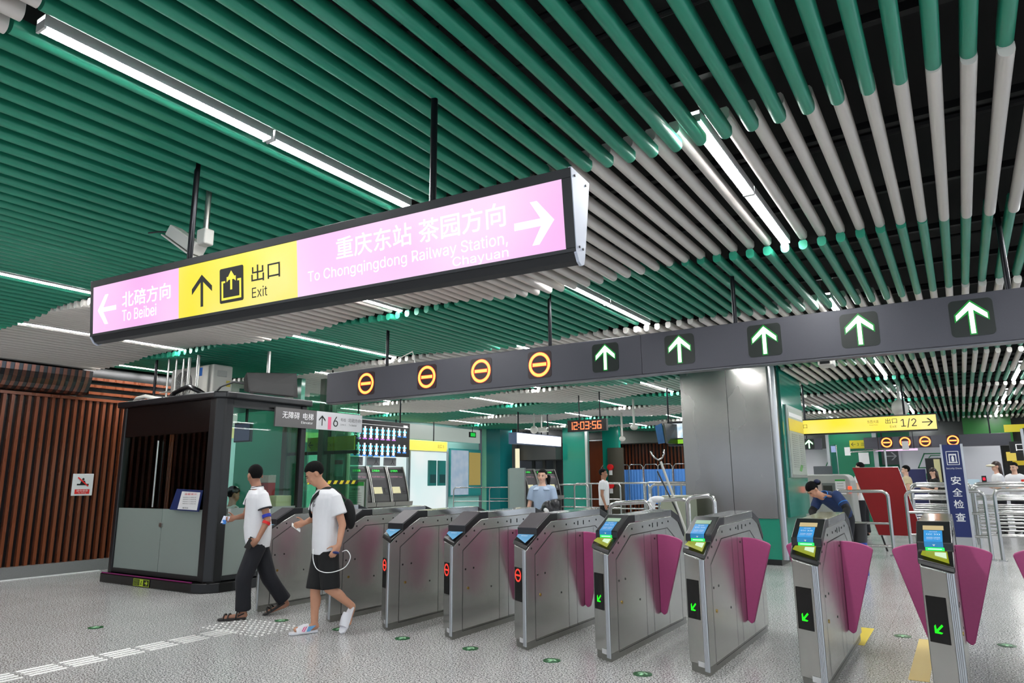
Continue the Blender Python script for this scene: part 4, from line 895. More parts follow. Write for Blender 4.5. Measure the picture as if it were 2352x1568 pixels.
# x-ray scanner
t = thing('baggage_scanner', 'grey x-ray baggage scanner with rounded hood and red lamp', 'baggage scanner', (-2.7, 18.4, 0)); SC = mat('scanner_grey', (.60, .61, .59), .45, 0, .04, 3)
part('hood', MB().py([(-3.3, .35), (-3.3, 1.60), (-2.36, 1.60), (-2.28, 1.56), (-2.22, 1.45), (-2.18, .35)], 18.2, 19.2), SC, t, bevel=.03)
part('base', MB().box(-3.3, -2.1, 18.25, 19.15, 0, .35), mat('scanner_dark', (.3, .31, .31), .5), t); part('tunnel', MB().box(-2.85, -2.55, 18.19, 18.21, .95, 1.40), mat('tunnel_grey', (.40, .42, .41), .5), t, bevel=.01); part('tunnel_window', MB().box(-2.82, -2.62, 18.18, 18.2, 1.12, 1.34), mat('tunnel_dark', (.18, .19, .17), .4), t)
nt = part('notice', MB().box(-2.55, -2.33, 18.185, 18.2, 1.14, 1.48), WHITE, t); part('notice_header', MB().box(-2.55, -2.33, 18.18, 18.187, 1.44, 1.48), mat('notice_green', (.2, .6, .25), .5), t)
for k in range(4): text('安检须知提示', TXTK, nt, (-2.44, 18.183, 1.39 - .06 * k), (1, 0, 0), UP, .02, .14)
part('lamp', MB().box(-2.28, -2.20, 18.15, 18.2, 1.17, 1.32), emit('red_beacon', (1, .25, .12), 2.2), t, bevel=.01, label='glowing red lamp')
t = thing('red_beacon', 'small red beacon lamp low beside the column poster', 'lamp', (-3.02, 18.0, 1.1)); part('lens', MB().box(-3.06, -2.98, 17.98, 18.05, 1.17, 1.32), emit('red_beacon', (1, .25, .12), 2.2), t, bevel=.01); part('stand', MB().cyl((-3.02, 18.02, 0), (-3.02, 18.02, 1.17), .02), TUBE, t)
solo('equipment_case', MB().box(-3.05, -2.62, 18.5, 18.8, 1.60, 1.80), mat('case_grey', (.36, .37, .39), .5), 'grey flat case lying on top of the baggage scanner', 'case', bevel=.01)
t = thing('face_scanner', 'tall slim ticket check pillar with small lit screen on the scanner', 'kiosk', (-2.55, 18.45, 1.6)); part('pillar', MB().box(-2.62, -2.48, 18.42, 18.48, 1.6, 2.30), mat('mirror_steel', (.8, .8, .8), .12, 1), t, bevel=.01); part('screen', MB().box(-2.60, -2.5, 18.412, 18.42, 2.12, 2.27), emit('pale_blue_screen', (.62, .68, .85), .9, sample=False), t)

# ---------------------------------------------------------------- ticket machines
MAG = mat('magenta_fascia', (.66, .10, .33), .35); MDK = mat('machine_dark_grey', (.16, .15, .17), .35); CRS = emit('cream_machine_screen', (.88, .86, .66), .85, sample=False)
def machine(y0, w, X, labs, grp, dep=.75):
    t = thing('ticket_machine', labs, 'ticket machine', (X - dep / 2, y0 + w / 2, 0), group=grp)
    a, b = y0 + .03, y0 + w - .03
    pr = [(X - dep, 0), (X + .02, 0), (X + .02, 1.02), (X - .02, 1.25), (X - .10, 1.55), (X - .22, 1.86), (X - dep, 1.86)]
    part('cabinet', MB().py(pr, a, b), MDK, t)
    for yy in (y0, y0 + w - .03): part('side_panel', MB().py([(p + .03 if p > X - .3 else p, q + (.02 if q > 1.8 else 0)) for p, q in pr], yy, yy + .03), mat('machine_steel', (.62, .62, .6), .3, .9), t)
    F = lambda z: X + .025 - max(0, z - 1.02) * .17 - max(0, z - 1.25) * .16
    def pl(n, z0, z1, u0, u1, m, o=.004, **k):
        ya, yb = a + (b - a) * u0, a + (b - a) * u1
        return part(n, MB()._add([(F(z0) + o, ya, z0), (F(z0) + o, yb, z0), (F(z1) + o, yb, z1), (F(z1) + o, ya, z1)], [(0, 1, 2, 3)]), m, t, fixn=False, **k)
    d = pl('status_display', 1.72, 1.82, .02, .98, BLACKG); 
    text('正常服务', emit('green_status_text', (.2, 1, .35), 1.3, sample=False), d, (F(1.77) + .012, y0 + w * .42, 1.77), Y1, (-.25, 0, 1), .055, w * .42)
    m2 = pl('magenta_band', 1.56, 1.70, .0, 1.0, MAG); text('自动售票机 Ticket', mat('pink_lettering', (.9, .6, .72), .5), m2, (F(1.62) + .009, y0 + w * .5, 1.62), Y1, (-.25, 0, 1), .045, w * .7)
    pl('touch_screen', 1.22, 1.47, .08, .58, CRS, label='cream touch screen'); pl('card_slot', 1.42, 1.5, .68, .84, WHITE); pl('coin_slot', 1.26, 1.36, .70, .88, BLACKG)
    pl('lower_panel', 1.04, 1.20, .02, .98, BLACKG)
    part('tray', MB().py([(X + .02, .86), (X + .14, .92), (X + .16, 1.02), (X + .02, 1.0)], y0, y0 + w), mat('machine_steel', (.62, .62, .6), .3, .9), t, label='steel ticket tray')
    return t
for i, l in enumerate(('left', 'middle', 'right')): machine(11.95 + .66 * i, .64, -12.0, f'magenta topped ticket machine beside the glass enclosure, {l} of three', 'near ticket machines')
for i, l in enumerate(('left', 'middle', 'right')): machine(19.0 + .70 * i, .68, -11.5, f'small far ticket machine behind the woman in blue, {l} of three', 'far ticket machines')
solo('kiosk_cabinet', MB().box(-12.1, -11.55, 18.86, 18.95, 0, 1.90), mat('brushed_pale_steel', (.66, .67, .67), .35, .85, .05, 4), 'pale steel end panel left of the far ticket machines', 'panel')
# framed notice in front of the machines
t = thing('notice_stand', 'steel framed notice stand with green header before the ticket machines', 'notice stand', (-11.1, 11.0, 0))
ST = lambda u, z: (-11.25 + .50 * u, 11.05, z)
part('frame', MB().box(-11.29, -10.70, 11.05, 11.12, .9, 1.56), mat('machine_steel', (.62, .62, .6), .3, .9), t, bevel=.01); part('leg', MB().box(-11.27, -11.22, 11.06, 11.11, 0, .9), STEEL, t); part('leg', MB().box(-10.77, -10.72, 11.06, 11.11, 0, .9), STEEL, t)
sh = part('sheet', MB().box(-11.24, -10.76, 11.04, 11.05, .92, 1.50), WHITE, t); part('header', MB().box(-11.24, -10.76, 11.035, 11.041, 1.42, 1.50), mat('notice_green', (.2, .6, .25), .5), t)
text('温馨提示', TXTK, sh, (-11.0, 11.038, 1.35), (1, 0, 0), UP, .045, .26)
for k in range(7): text('尊敬的乘客您好请文明乘车', mat('grey_lettering', (.35, .35, .35), .5), sh, (-11.0, 11.038, 1.27 - k * .048), (1, 0, 0), UP, .02, .36)
# LED fare map screen
t = thing('led_display', 'black led display with columns of cyan and white station marks', 'display', (-12.0, 12.9, 2.15))
cs = part('case', MB().box(-12.12, -12.0, 11.7, 13.92, 2.12, 2.98), BLACK, t, bevel=.01); bd = part('screen', MB().box(-12.0, -11.995, 11.74, 13.88, 2.15, 2.95), emit('dark_blue_screen', (.03, .035, .06), .8, sample=False), t)
LW = emit('led_white_mark', (1, 1, 1), 1.1, sample=False); LC = emit('led_cyan_mark', (.35, .85, .95), 1.0, sample=False); LB = emit('led_blue_mark', (.25, .6, .98), 1.0, sample=False); LP = emit('led_pink_mark', (.85, .5, .95), .9, sample=False)
pw, pc, pb, pp = [], [], [], []
for r_ in range(2):
    for c in range(10):
        y = 11.87 + c * .205; z = 2.82 - r_ * .40; hh = .30 if (c < 8) else .20
        pw.append(rect2d(y - .028, y + .028, z - hh + .02, z)); pw.append(rect2d(y - .045, y + .045, z - .14, z - .10)) if c < 8 else 0; pw.append(rect2d(y - .045, y + .045, z - hh + .04, z - hh + .09))
        for q in (.05, .15):
            for s2 in (-1, 1):
                if q < hh - .06: pc.append(rect2d(min(y + s2 * .03, y + s2 * .075), max(y + s2 * .03, y + s2 * .075), z - q - .045, z - q))
        (pp if r_ == 0 and c < 8 else pb).append(rect2d(y - .07, y + .07, z - hh - .01, z - hh + .025))
pw += [rect2d(11.76, 13.86, 2.868, 2.876), rect2d(11.78, 12.05, 2.88, 2.92), rect2d(13.66, 13.82, 2.86, 2.92)]
for p_, m, n_ in ((pw, LW, 'white_marks'), (pc, LC, 'cyan_marks'), (pb, LB, 'blue_marks'), (pp, LP, 'pink_marks')): shape2d(p_, m, bd, (-11.995, 0, 0), Y1, UP, 1, n_, .002 if m is LW else .001)
for y in (12.1, 13.6): part('rod', MB().cyl((-12.06, y, 2.98), (-12.06, y, 4.15), .02), ROD, t)

# ---------------------------------------------------------------- bright hall wall: yellow exit sign, lit windows, posters, pillar
t = thing('hanging_sign', 'lit yellow exit sign before the bright white wall', 'hanging sign', (-15.6, 18.9, 2.55)); yp = part('panel', MB().box(-15.75, -15.65, 16.9, 20.2, 2.56, 2.90), emit('pale_yellow_sign', (.98, .93, .38), 1.0, sample=False), t, bevel=.01)
for y in (17.5, 19.5): part('rod', MB().cyl((-15.7, y, 2.9), (-15.7, y, 4.15), .02), ROD, t)
text('出口 3', mat('ochre_lettering', (.55, .47, .08), .5), yp, (-15.648, 19.85, 2.73), Y1, UP, .13, .35)
for a, b, z0, z1, nm in ((14.2, 16.6, .1, 2.6, 'window_1'), (16.9, 18.6, .1, 2.6, 'window_2'), (18.75, 20.85, .1, 2.55, 'window_3')):
    mb = MB().box(-16.2, -16.17, a, b, z0, z1)
    o = struct(nm, mb, GLOW, 'bright daylit glazing of the far hall'); 
    o2 = link('window_frame', mesh('window_frame', MB().box(-16.17, -16.1, a - .05, a, 0, z1 + .05).box(-16.17, -16.1, b, b + .05, 0, z1 + .05).box(-16.17, -16.1, a, b, z1, z1 + .05), mat('grey_alu_frame', (.62, .66, .68), .35, .5)), o)
struct('trim_3', MB().box(-16.2, -16.16, 9.5, 20.9, 2.66, 2.95), mat('pale_yellow_band', (.93, .90, .60), .4), 'pale yellow band above the bright glazing')
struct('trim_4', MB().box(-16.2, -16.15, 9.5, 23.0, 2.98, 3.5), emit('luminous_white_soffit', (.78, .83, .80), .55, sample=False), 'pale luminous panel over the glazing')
TEALS = mat('teal_service_panel', (.12, .45, .44), .3)
for i, y in enumerate((19.75, 20.3)):
    t = thing('wall_cabinet', f'teal wall cabinet on the bright wall, {("left", "right")[i]} of two', 'cabinet', (-16.1, y, 1.35), group='teal wall cabinets'); part('cabinet', MB().box(-16.16, -16.08, y, y + .42, 1.35, 2.25), TEALS, t, bevel=.01); part('grille', MB().box(-16.085, -16.07, y + .05, y + .37, 1.45, 1.75), mat('dark_teal', (.08, .25, .26), .4), t)
t = thing('map_poster', 'large pale blue and tan map poster in a teal frame', 'poster', (-16.1, 22.1, 1.0))
part('frame', MB().box(-16.18, -16.1, 21.0, 23.0, .95, 2.72), mat('teal_frame', (.20, .55, .55), .3), t); part('map_sheet', MB().box(-16.1, -16.09, 21.05, 22.15, 1.0, 2.66), emit('lit_pale_blue_map', (.70, .80, .90), .55, .3, 3, sample=False), t); part('tan_sheet', MB().box(-16.1, -16.088, 22.2, 22.95, 1.35, 2.6), emit('lit_tan_sheet', (.80, .70, .40), .5, sample=False), t, label='tan information sheet')
t = thing('pillar', 'teal square pillar of the far hall under the ceiling edge', 'pillar', (-15.7, 23.4, 0)); part('shaft', MB().box(-16.1, -15.25, 23.1, 24.0, 0, 4.15), mat('teal_pillar', (.07, .42, .43), .25), t); part('light_edge', MB().box(-16.11, -15.9, 23.08, 23.1, 0, 3.6), mat('pale_green_edge', (.45, .72, .62), .3), t)
t = thing('exit_light', 'tiny green running man exit light under the ceiling edge', 'exit light', (-15.6, 21.7, 3.2)); part('box', MB().box(-15.65, -15.6, 21.55, 21.95, 3.14, 3.34), BLACK, t); part('lit_face', MB().box(-15.6, -15.595, 21.6, 21.9, 3.17, 3.31), emit('exit_green', (.15, .8, .3), .9, sample=False), t); part('rod', MB().cyl((-15.62, 21.75, 3.34), (-15.62, 21.75, 4.15), .012), ROD, t)
# bright white sign with cameras
t = thing('hanging_sign', 'blown out white lit sign over the far ticket machines', 'hanging sign', (-11, 17.5, 2.6))
wp = part('lit_panel', MB().box(-11.02, -11.0, 17.6, 20.3, 2.6, 2.90), emit('white_lit_sign', (1, 1, 1), 1.5), t); part('casing', MB().box(-11.3, -11.02, 17.58, 20.32, 2.58, 2.92), mat('blue_grey_case', (.32, .38, .5), .4), t)
text('卫', TXTK, wp, (-10.998, 18.0, 2.77), Y1, UP, .07); text('卫', TXTK, wp, (-10.998, 19.95, 2.74), Y1, UP, .07)
for y in (17.8, 19.6): part('rod', MB().cyl((-11.1, y, 2.92), (-11.1, y, 4.15), .025), ROD, t)
for i, (x, y) in enumerate(((-10.9, 18.4), (-10.9, 18.85))):
    t = thing('security_camera', f'white security camera above the white lit sign, {("left", "right")[i]} one', 'security camera', (x, y, 3.0)); part('pole', MB().cyl((x, y, 3.1), (x, y, 4.15), .025), OFFW, t)
    if i: part('housing', MB().box(x - .1, x + .22, y - .07, y + .07, 2.98, 3.12), OFFW, t, bevel=.02); part('lens', MB().cyl((x + .22, y, 3.05), (x + .235, y, 3.05), .045), BLACK, t)
    else: part('dome', MB().ell((x, y, 3.03), (.12, .12, .12)), OFFW, t, smooth=True)
# digital clock
t = thing('digital_clock', 'black digital clock with orange red digits 12:03:56', 'clock', (-7.4, 15, 2.65))
x0, x1, z0, z1 = -7.95, -6.92, 2.65, 2.93
part('case', MB().box(x0, x1, 15, 15.12, z0, z1), BLACK, t, bevel=.012); pf = part('dark_face', MB().box(x0 + .03, x1 - .06, 14.994, 15, z0 + .025, z1 - .025), mat('clock_face', (.10, .005, .012), .3), t)
CLK = emit('clock_digits', (1, .44, .26), 2.6, sample=False); SEG = {'0': 'abcdef', '1': 'bc', '2': 'abged', '3': 'abgcd', '5': 'afgcd', '6': 'afgecd'}
def seg7(ch, x, z, w, h, e=.02):
    R_ = {'a': rect2d(x, x + w, z + h - e, z + h), 'b': rect2d(x + w - e, x + w, z + h / 2, z + h), 'c': rect2d(x + w - e, x + w, z, z + h / 2), 'd': rect2d(x, x + w, z, z + e), 'e': rect2d(x, x + e, z, z + h / 2), 'f': rect2d(x, x + e, z + h / 2, z + h), 'g': rect2d(x, x + w, z + h / 2 - e / 2, z + h / 2 + e / 2)}
    return [R_[c] for c in SEG[ch]]
pl = []; x = x0 + .045
for ch in '12:03:56':
    if ch == ':': pl += [rect2d(x, x + .022, z0 + .085, z0 + .107), rect2d(x, x + .022, z0 + .165, z0 + .187)]; x += .05
    else: pl += seg7(ch, x, z0 + .045, .105, .185); x += .132
shape2d(pl, CLK, pf, (0, 14.993, 0), (1, 0, 0), UP, 1, 'digits')
for x in (-7.65, -7.1): part('rod', MB().cyl((x, 15.06, z1), (x, 15.06, 4.15), .015), ROD, t)
# ---------------------------------------------------------------- people
def skin(name, c): 
    m = mat(name, c, .48, 0, .05, 25, .02); b = m.node_tree.nodes['Principled BSDF']; b.inputs['Subsurface Weight'].default_value = .08; b.inputs['Subsurface Radius'].default_value = (.02, .008, .004); return m
SK1 = skin('tanned_skin', (.62, .44, .35)); SK2 = skin('warm_skin', (.74, .54, .43)); SK3 = skin('light_skin', (.83, .66, .57))
HAIR = mat('black_hair', (.028, .024, .024), .75, 0, .3, 160, .6, stretch=(1, 1, .3), spec=.15); HAIRB = mat('brown_hair', (.16, .09, .065), .4, 0, .3, 90, .3, stretch=(1, 1, .2))
CLW = mat('white_cotton', (.86, .86, .87), .85, 0, .04, 8, 1.0, (1, 1, .6)); CLK_ = mat('black_cotton', (.035, .035, .042), .85, 0, .15, 9, .9); NAVYT = mat('dark_navy_trousers', (.055, .06, .09), .85, 0, .15, 9, 1.0, (1, 1, .4))
LIP = mat('lips', (.62, .33, .30), .5); EYEW = mat('eye_white', (.85, .84, .82), .3); EYEK = mat('iris_dark', (.05, .035, .03), .15)
V = Vector
def hv(f): f = V(f); return f.normalized()
def headframe(f, tilt=0, roll=0):
    f = V((f[0], f[1], 0)).normalized(); s = V((0, 0, 1)).cross(f)   # s = own left
    R = Matrix.Rotation(math.radians(-tilt), 3, s) if tilt else Matrix.Identity(3)
    R = Matrix.Rotation(math.radians(tilt), 3, s)
    f2 = R @ f; u2 = R @ V((0, 0, 1)); return f2, s, u2
def head_mb(mb, c, fr, k=1.0):
    f, s, u = fr; R = Matrix((s, f, u)).transposed(); e = lambda q, r, nu=20, nv=14: mb.ell(c + s * q[0] * k + f * q[1] * k + u * q[2] * k, [x * k for x in r], R, nu, nv)
    e((0, -.012, .03), (.076, .095, .088)); e((0, .018, -.025), (.062, .075, .085)); e((0, .030, -.072), (.048, .052, .045)); e((0, .052, -.100), (.022, .022, .020))
    e((0, .093, -.022), (.010, .016, .024)); e((0, .104, -.036), (.014, .012, .010)); e((0, .075, .018), (.052, .020, .014)); e((0, .083, -.066), (.024, .013, .013))
    for q in (-1, 1): e((q * .083, -.006, -.010), (.010, .019, .031)); e((q * .04, .06, -.04), (.022, .022, .022))
def face(c, fr, parent, k=1.0, lips=LIP, brow=HAIR, closed=False):
    f, s, u = fr; R = Matrix((s, f, u)).transposed(); P = lambda q: c + s * q[0] * k + f * q[1] * k + u * q[2] * k
    for q in (-1, 1):
        if not closed: part('eye', MB().ell(P((q * .031, .083, -.003)), (.015 * k, .008 * k, .0065 * k), R, 10, 8), EYEW, parent, smooth=True)
        if not closed: part('iris', MB().ell(P((q * .031, .0895, -.003)), (.0062 * k, .003 * k, .0062 * k), R, 10, 8), EYEK, parent, smooth=True)
        part('eyelid', MB().tube([P((q * .017, .090, .000)), P((q * .031, .0935, .0055)), P((q * .046, .084, .000))], .0022 * k, 6), brow, parent, smooth=True)
        part('eyebrow', MB().tube([P((q * .014, .094, .019)), P((q * .032, .092, .025)), P((q * .050, .080, .019))], .0035 * k, 6), brow, parent, smooth=True)
    part('lips', MB().tube([P((-.022, .088, -.066)), P((0, .0975, -.063)), P((.022, .088, -.066))], .0048 * k, 6), lips, parent, smooth=True)
def hair_mb(c, fr, k=1.0, low=-.05, front=.062, thick=.008, temple=.0, nphi=36, nr=8):
    """cap of hair from a hairline up; low = nape height, front = hairline height at the brow"""
    f, s, u = fr; mb = MB(); rings = []
    for j in range(nr + 1):
        ring = []
        for i in range(nphi):
            a = 2 * math.pi * i / nphi; ca = math.cos(a)                      # 1 = front
            side = abs(math.sin(a))
            hl = front if ca > .6 else (low if ca < -.35 else (low + (.022 - low) * (ca + .35) / .2 if ca < -.15 else (.022 if ca < .3 else .022 + (front - .022) * (ca - .3) / .3)))
            z0 = math.asin(max(-.95, min(.95, (hl - .03) / .092)))
            z = z0 + (math.pi / 2 - z0) * j / nr
            g = (.003 + (thick - .003) * math.sin(max(0, z)) ** .7) if j > 0 else 0
            ring.append(c + f * k * (-.012 + (.096 + g) * math.cos(z) * ca) + s * k * ((.077 + g) * math.cos(z) * math.sin(a)) + u * k * (.03 + (.089 + g) * math.sin(z)))
        rings.append(ring)
    vs = [p for r in rings for p in r]; n = nphi; fs = []
    for j in range(nr): fs += [(j * n + i, j * n + (i + 1) % n, (j + 1) * n + (i + 1) % n, (j + 1) * n + i) for i in range(n)]
    mb._add(vs, fs); return mb
def hand_mb(mb, w, d, pn, side, curl=.5, k=1.0, L=.085, spread=.10):
    """palm + four fingers + thumb. w wrist, d pointing dir, pn palm normal (palm faces pn), side = direction of the thumb"""
    d = hv(d); pn = hv(pn); t = hv(side); t = (t - d * t.dot(d)).normalized(); pn = d.cross(t) if d.cross(t).dot(pn) > 0 else t.cross(d)
    R = Matrix((t, pn, d)).transposed(); mb.ell(w + d * .045 * k, (.040 * k, .016 * k, .052 * k), R, 14, 10); mb.cap(w - d * .01, w + d * .03 * k, .026 * k, .027 * k, 10)
    for i, (o, l) in enumerate(((.029, .070), (.010, .078), (-.010, .072), (-.028, .058))):
        p = w + d * (.082 - abs(o) * .2) * k + t * o * k; dd = (d + t * o * spread * 8 * .3).normalized(); c = curl * (1 + .12 * i); r = .0088 * k
        for q, fr_ in enumerate((.45, .32, .25)):
            a = c * (.55 + .5 * q); dd = (dd * math.cos(a) + pn * math.sin(a)).normalized(); p2 = p + dd * l * fr_ * k; mb.cap(p, p2, r, r * .93, 8); p = p2; r *= .93
    p = w + d * .022 * k + t * .030 * k; dd = (d * .65 + t * .75 + pn * .25).normalized()
    for q, l in enumerate((.034, .030, .024)):
        p2 = p + dd * l * k; mb.cap(p, p2, (.0115 - q * .0012) * k, (.0105 - q * .0012) * k, 8); p = p2; dd = (dd + d * .35 + pn * .25 * curl).normalized()
def torso_rings(J, f, s, g=0.0, k=1.0, lo=None, belly=0.0, up=True):
    """rings from hips to neck along the spine, widths in metres, g = cloth allowance"""
    H, W, Cc, N = [V(J[q]) for q in ('hip', 'waist', 'chest', 'neck')]
    H2 = H if lo is None else H + (H - W).normalized() * lo
    r = [(H2, .155, .105), (H + (W - H) * .35, .158, .108 + belly * .6), (W, .145, .105 + belly), (W + (Cc - W) * .5, .15, .108 + belly * .5), (Cc, .168, .112), (Cc + (N - Cc) * .42, .178, .104), (Cc + (N - Cc) * .68, .165, .088), (Cc + (N - Cc) * .88, .105, .07)]
    if up: r.append((N + (N - Cc).normalized() * .005, .062, .06))
    return [(c, s * (a + g) * k, f * (b + g) * k) for c, a, b in r]
def person(name, label, J, f, hf=None, tilt=0, skin_=SK2, vox=.010, k=1.0, group=None, hands=('L', 'R'), curl=.7, bare_legs=False, belly=0, feet=True, hair=dict(), hairm=HAIR, faces=True):
    """J: joints in world coordinates"""
    J = {a: V(b) for a, b in J.items()}; f = V((f[0], f[1], 0)).normalized(); s = V((0, 0, 1)).cross(f)
    base = V((J['hip'].x, J['hip'].y, 0)); t = thing('person', label, 'person', tuple(base), group=group)
    fr = headframe(hf or f, tilt); mb = MB()
    mb.loft(torso_rings(J, f, s, -.012, k, belly=belly))
    mb.cap(J['neck'] - V((0, 0, .04)), J['head'] - V((0, 0, .03)), .060 * k, .052 * k, 16); head_mb(mb, J['head'], fr, k)
    for q in 'LR':
        mb.cap(J['sh' + q], J['el' + q], .050 * k, .038 * k); mb.cap(J['el' + q], J['wr' + q], .039 * k, .026 * k)
        if q in hands:
            d = (J['ha' + q] - J['wr' + q]); pnorm = (J.get('pn' + q) or (s * (-1 if q == 'L' else 1))); th = J.get('th' + q) or f
            hand_mb(mb, J['wr' + q], d, pnorm, th, curl, k)
        if 'kn' + q in J:
            mb.cap(J['hip' + q], J['kn' + q], .085 * k, .056 * k); mb.cap(J['kn' + q], J['an' + q], .054 * k, .036 * k)
            cm = J['kn' + q] + (J['an' + q] - J['kn' + q]) * .32; mb.cap(cm - f * .014, cm + (J['an' + q] - J['kn' + q]) * .2 - f * .010, .050 * k, .044 * k)
            if feet:
                d = (J['to' + q] - J['an' + q]); dh = d.normalized(); heel = J['an' + q] + V((0, 0, -.035)) * k
                mb.cap(J['an' + q], heel - dh * .02, .034 * k, .032 * k); mb.cap(heel, J['to' + q] + V((0, 0, .02)), .032 * k, .024 * k)
                sd = V((0, 0, 1)).cross(dh).normalized()
                for o_ in (-.03, -.015, 0, .014, .028): mb.cap(J['to' + q] - dh * .04 + sd * o_ + V((0, 0, .015)), J['to' + q] + dh * (.012 - abs(o_ - .01) * .5) + sd * o_ + V((0, 0, .010)), .013, .010, 8)
    remesh('body', mb, skin_, t, vox, 3 if vox < .009 else 2)
    if hair is not None: part('hair', hair_mb(J['head'], fr, k, **hair), hairm, t, smooth=True, fixn=False)
    if faces: face(J['head'], fr, t, k, closed=tilt > 20)
    return t, J, f, s, fr
def shirt(t, J, f, s, m, vox=.010, k=1.0, sleeve=.62, lo=.0, g=.012, belly=0, name='shirt', rs=.062, label=None, re=.064, collar=False):
    mb = MB(); mb.loft(torso_rings(J, f, s, g, k, lo, belly, up=False))
    for q in 'LR':
        e = J['sh' + q] + (J['el' + q] - J['sh' + q]) * sleeve; up_ = (J['neck'] - J['sh' + q]) * .38
        mb.cap(J['sh' + q] + up_, J['sh' + q] + V((0, 0, -.015)), .05 * k, rs * k)
        mb.cyl(J['sh' + q] + V((0, 0, 0)), e, rs * k, re * k, 18)
    return remesh(name, mb, m, t, vox, 2, label=label)
def trousers(t, J, f, s, m, vox=.010, k=1.0, to='an', name='trousers', frac=1.0, r=(.098, .078, .066), top=.0, belly=0, label=None):
    mb = MB(); H, W = J['hip'], J['waist']; U = (W - H).normalized()
    mb.loft([(H + (H - W).normalized() * .03, s * .158 * k, f * .115 * k), (H, s * .165 * k, f * .12 * k), (H + U * (.10 + top), s * .156 * k, f * (.112 + belly * .7) * k)])
    for q in 'LR':
        if 'kn' + q not in J: continue
        K_, A = J['kn' + q], J['an' + q]
        if to == 'an': mb.cap(J['hip' + q] + V((0, 0, -.01)), K_, r[0] * k, r[1] * k, 18); mb.cap(K_, K_ + (A - K_) * .5, r[1] * k, r[2] * k, 18); mb.cyl(K_ + (A - K_) * .45, K_ + (A - K_) * frac, r[2] * k, r[2] * k * 1.04, 18)
        else: mb.cyl(J['hip' + q], K_ + (A - K_) * frac, r[0] * k, r[2] * k, 18)
    return remesh(name, mb, m, t, vox, 2, label=label)
def band(t, a, b, u, w, r, m, name, label=None):
    """cuff around limb a->b at fraction u, width w"""
    a, b = V(a), V(b); d = (b - a).normalized(); c = a + (b - a) * u
    return part(name, MB().loft([(c + d * w * q, frame(d)[0] * (r + e), frame(d)[1] * (r + e)) for q, e in ((-.5, -.004), (-.45, 0), (.45, 0), (.5, -.004))], 20), m, t, label=label, smooth=60)

# --- man with armbands (left)
J1 = {'head': (-7.035, 5.41, 1.588), 'neck': (-7.015, 5.44, 1.442), 'chest': (-7.007, 5.453, 1.242), 'waist': (-6.99, 5.459, 1.0), 'hip': (-6.985, 5.475, .80),
      'shL': (-6.87, 5.40, 1.37), 'elL': (-6.775, 5.42, 1.075), 'wrL': (-6.80, 5.315, .865), 'haL': (-6.87, 5.30, .81), 'shR': (-7.16, 5.50, 1.37), 'elR': (-7.20, 5.44, 1.12), 'wrR': (-7.16, 5.27, 1.105), 'haR': (-7.17, 5.21, 1.095),
      'hipL': (-6.93, 5.42, .80), 'knL': (-6.965, 5.29, .44), 'anL': (-6.985, 5.33, .075), 'toL': (-7.10, 5.175, .012), 'hipR': (-7.04, 5.53, .80), 'knR': (-6.945, 5.62, .42), 'anR': (-6.86, 5.81, .13), 'toR': (-6.965, 5.65, .012)}
J1['thL'] = V((-.4, -.4, .6)); J1['pnL'] = V((-.6, .5, 0)); J1['thR'] = V((.0, 0, 1)); J1['pnR'] = V((.7, -.3, 0))
f1 = (-.72, -.69)
t, J, f, s, fr = person('person', 'man in white polo shirt with blue and red armbands and dark trousers, walking left', J1, f1, (-.92, .22), 6, SK1, .0085, belly=.02, curl=.75, hair=dict(low=-.045, front=.07, thick=.010))
shirt(t, J, f, s, CLW, .009, belly=.03, lo=.03, sleeve=.56, g=.022, rs=.068, re=.078)
trousers(t, J, f, s, NAVYT, .009, frac=.93, r=(.105, .088, .082), belly=.02)
GREY = mat('dark_trim', (.12, .12, .15), .7)
band(t, J['shL'], J['elL'], .55, .012, .082, GREY, 'sleeve_trim'); band(t, J['elL'], J['wrL'], .12, .032, .046, mat('red_band', (.80, .06, .08), .5), 'armband', 'red armband'); band(t, J['shL'], J['elL'], .82, .038, .050, mat('blue_band', (.08, .16, .62), .5), 'armband', 'blue armband')
N_ = J['neck']; part('collar', MB().loft([(N_ + V((0, 0, -.012)), s * .088, f * .078), (N_ + V((0, 0, .012)), s * .074, f * .07), (N_ + V((0, 0, .018)), s * .070, f * .066)], 24), CLW, t, smooth=60)
part('collar_trim', MB().tube([N_ + s * .077 * math.cos(a) + f * .073 * math.sin(a) + V((0, 0, .014 - .012 * math.sin(a))) for a in (2 * math.pi * i / 24 for i in range(24))], .004, 6, closed=True), GREY, t)
part('placket_trim', MB().tube([N_ + f * .08 + V((0, 0, -.02)), J['chest'] + f * .142 + V((0, 0, .06)), J['chest'] + f * .146 + V((0, 0, -.02))], .004, 6), GREY, t)
SAND = mat('dark_brown_sandal', (.12, .10, .095), .55)
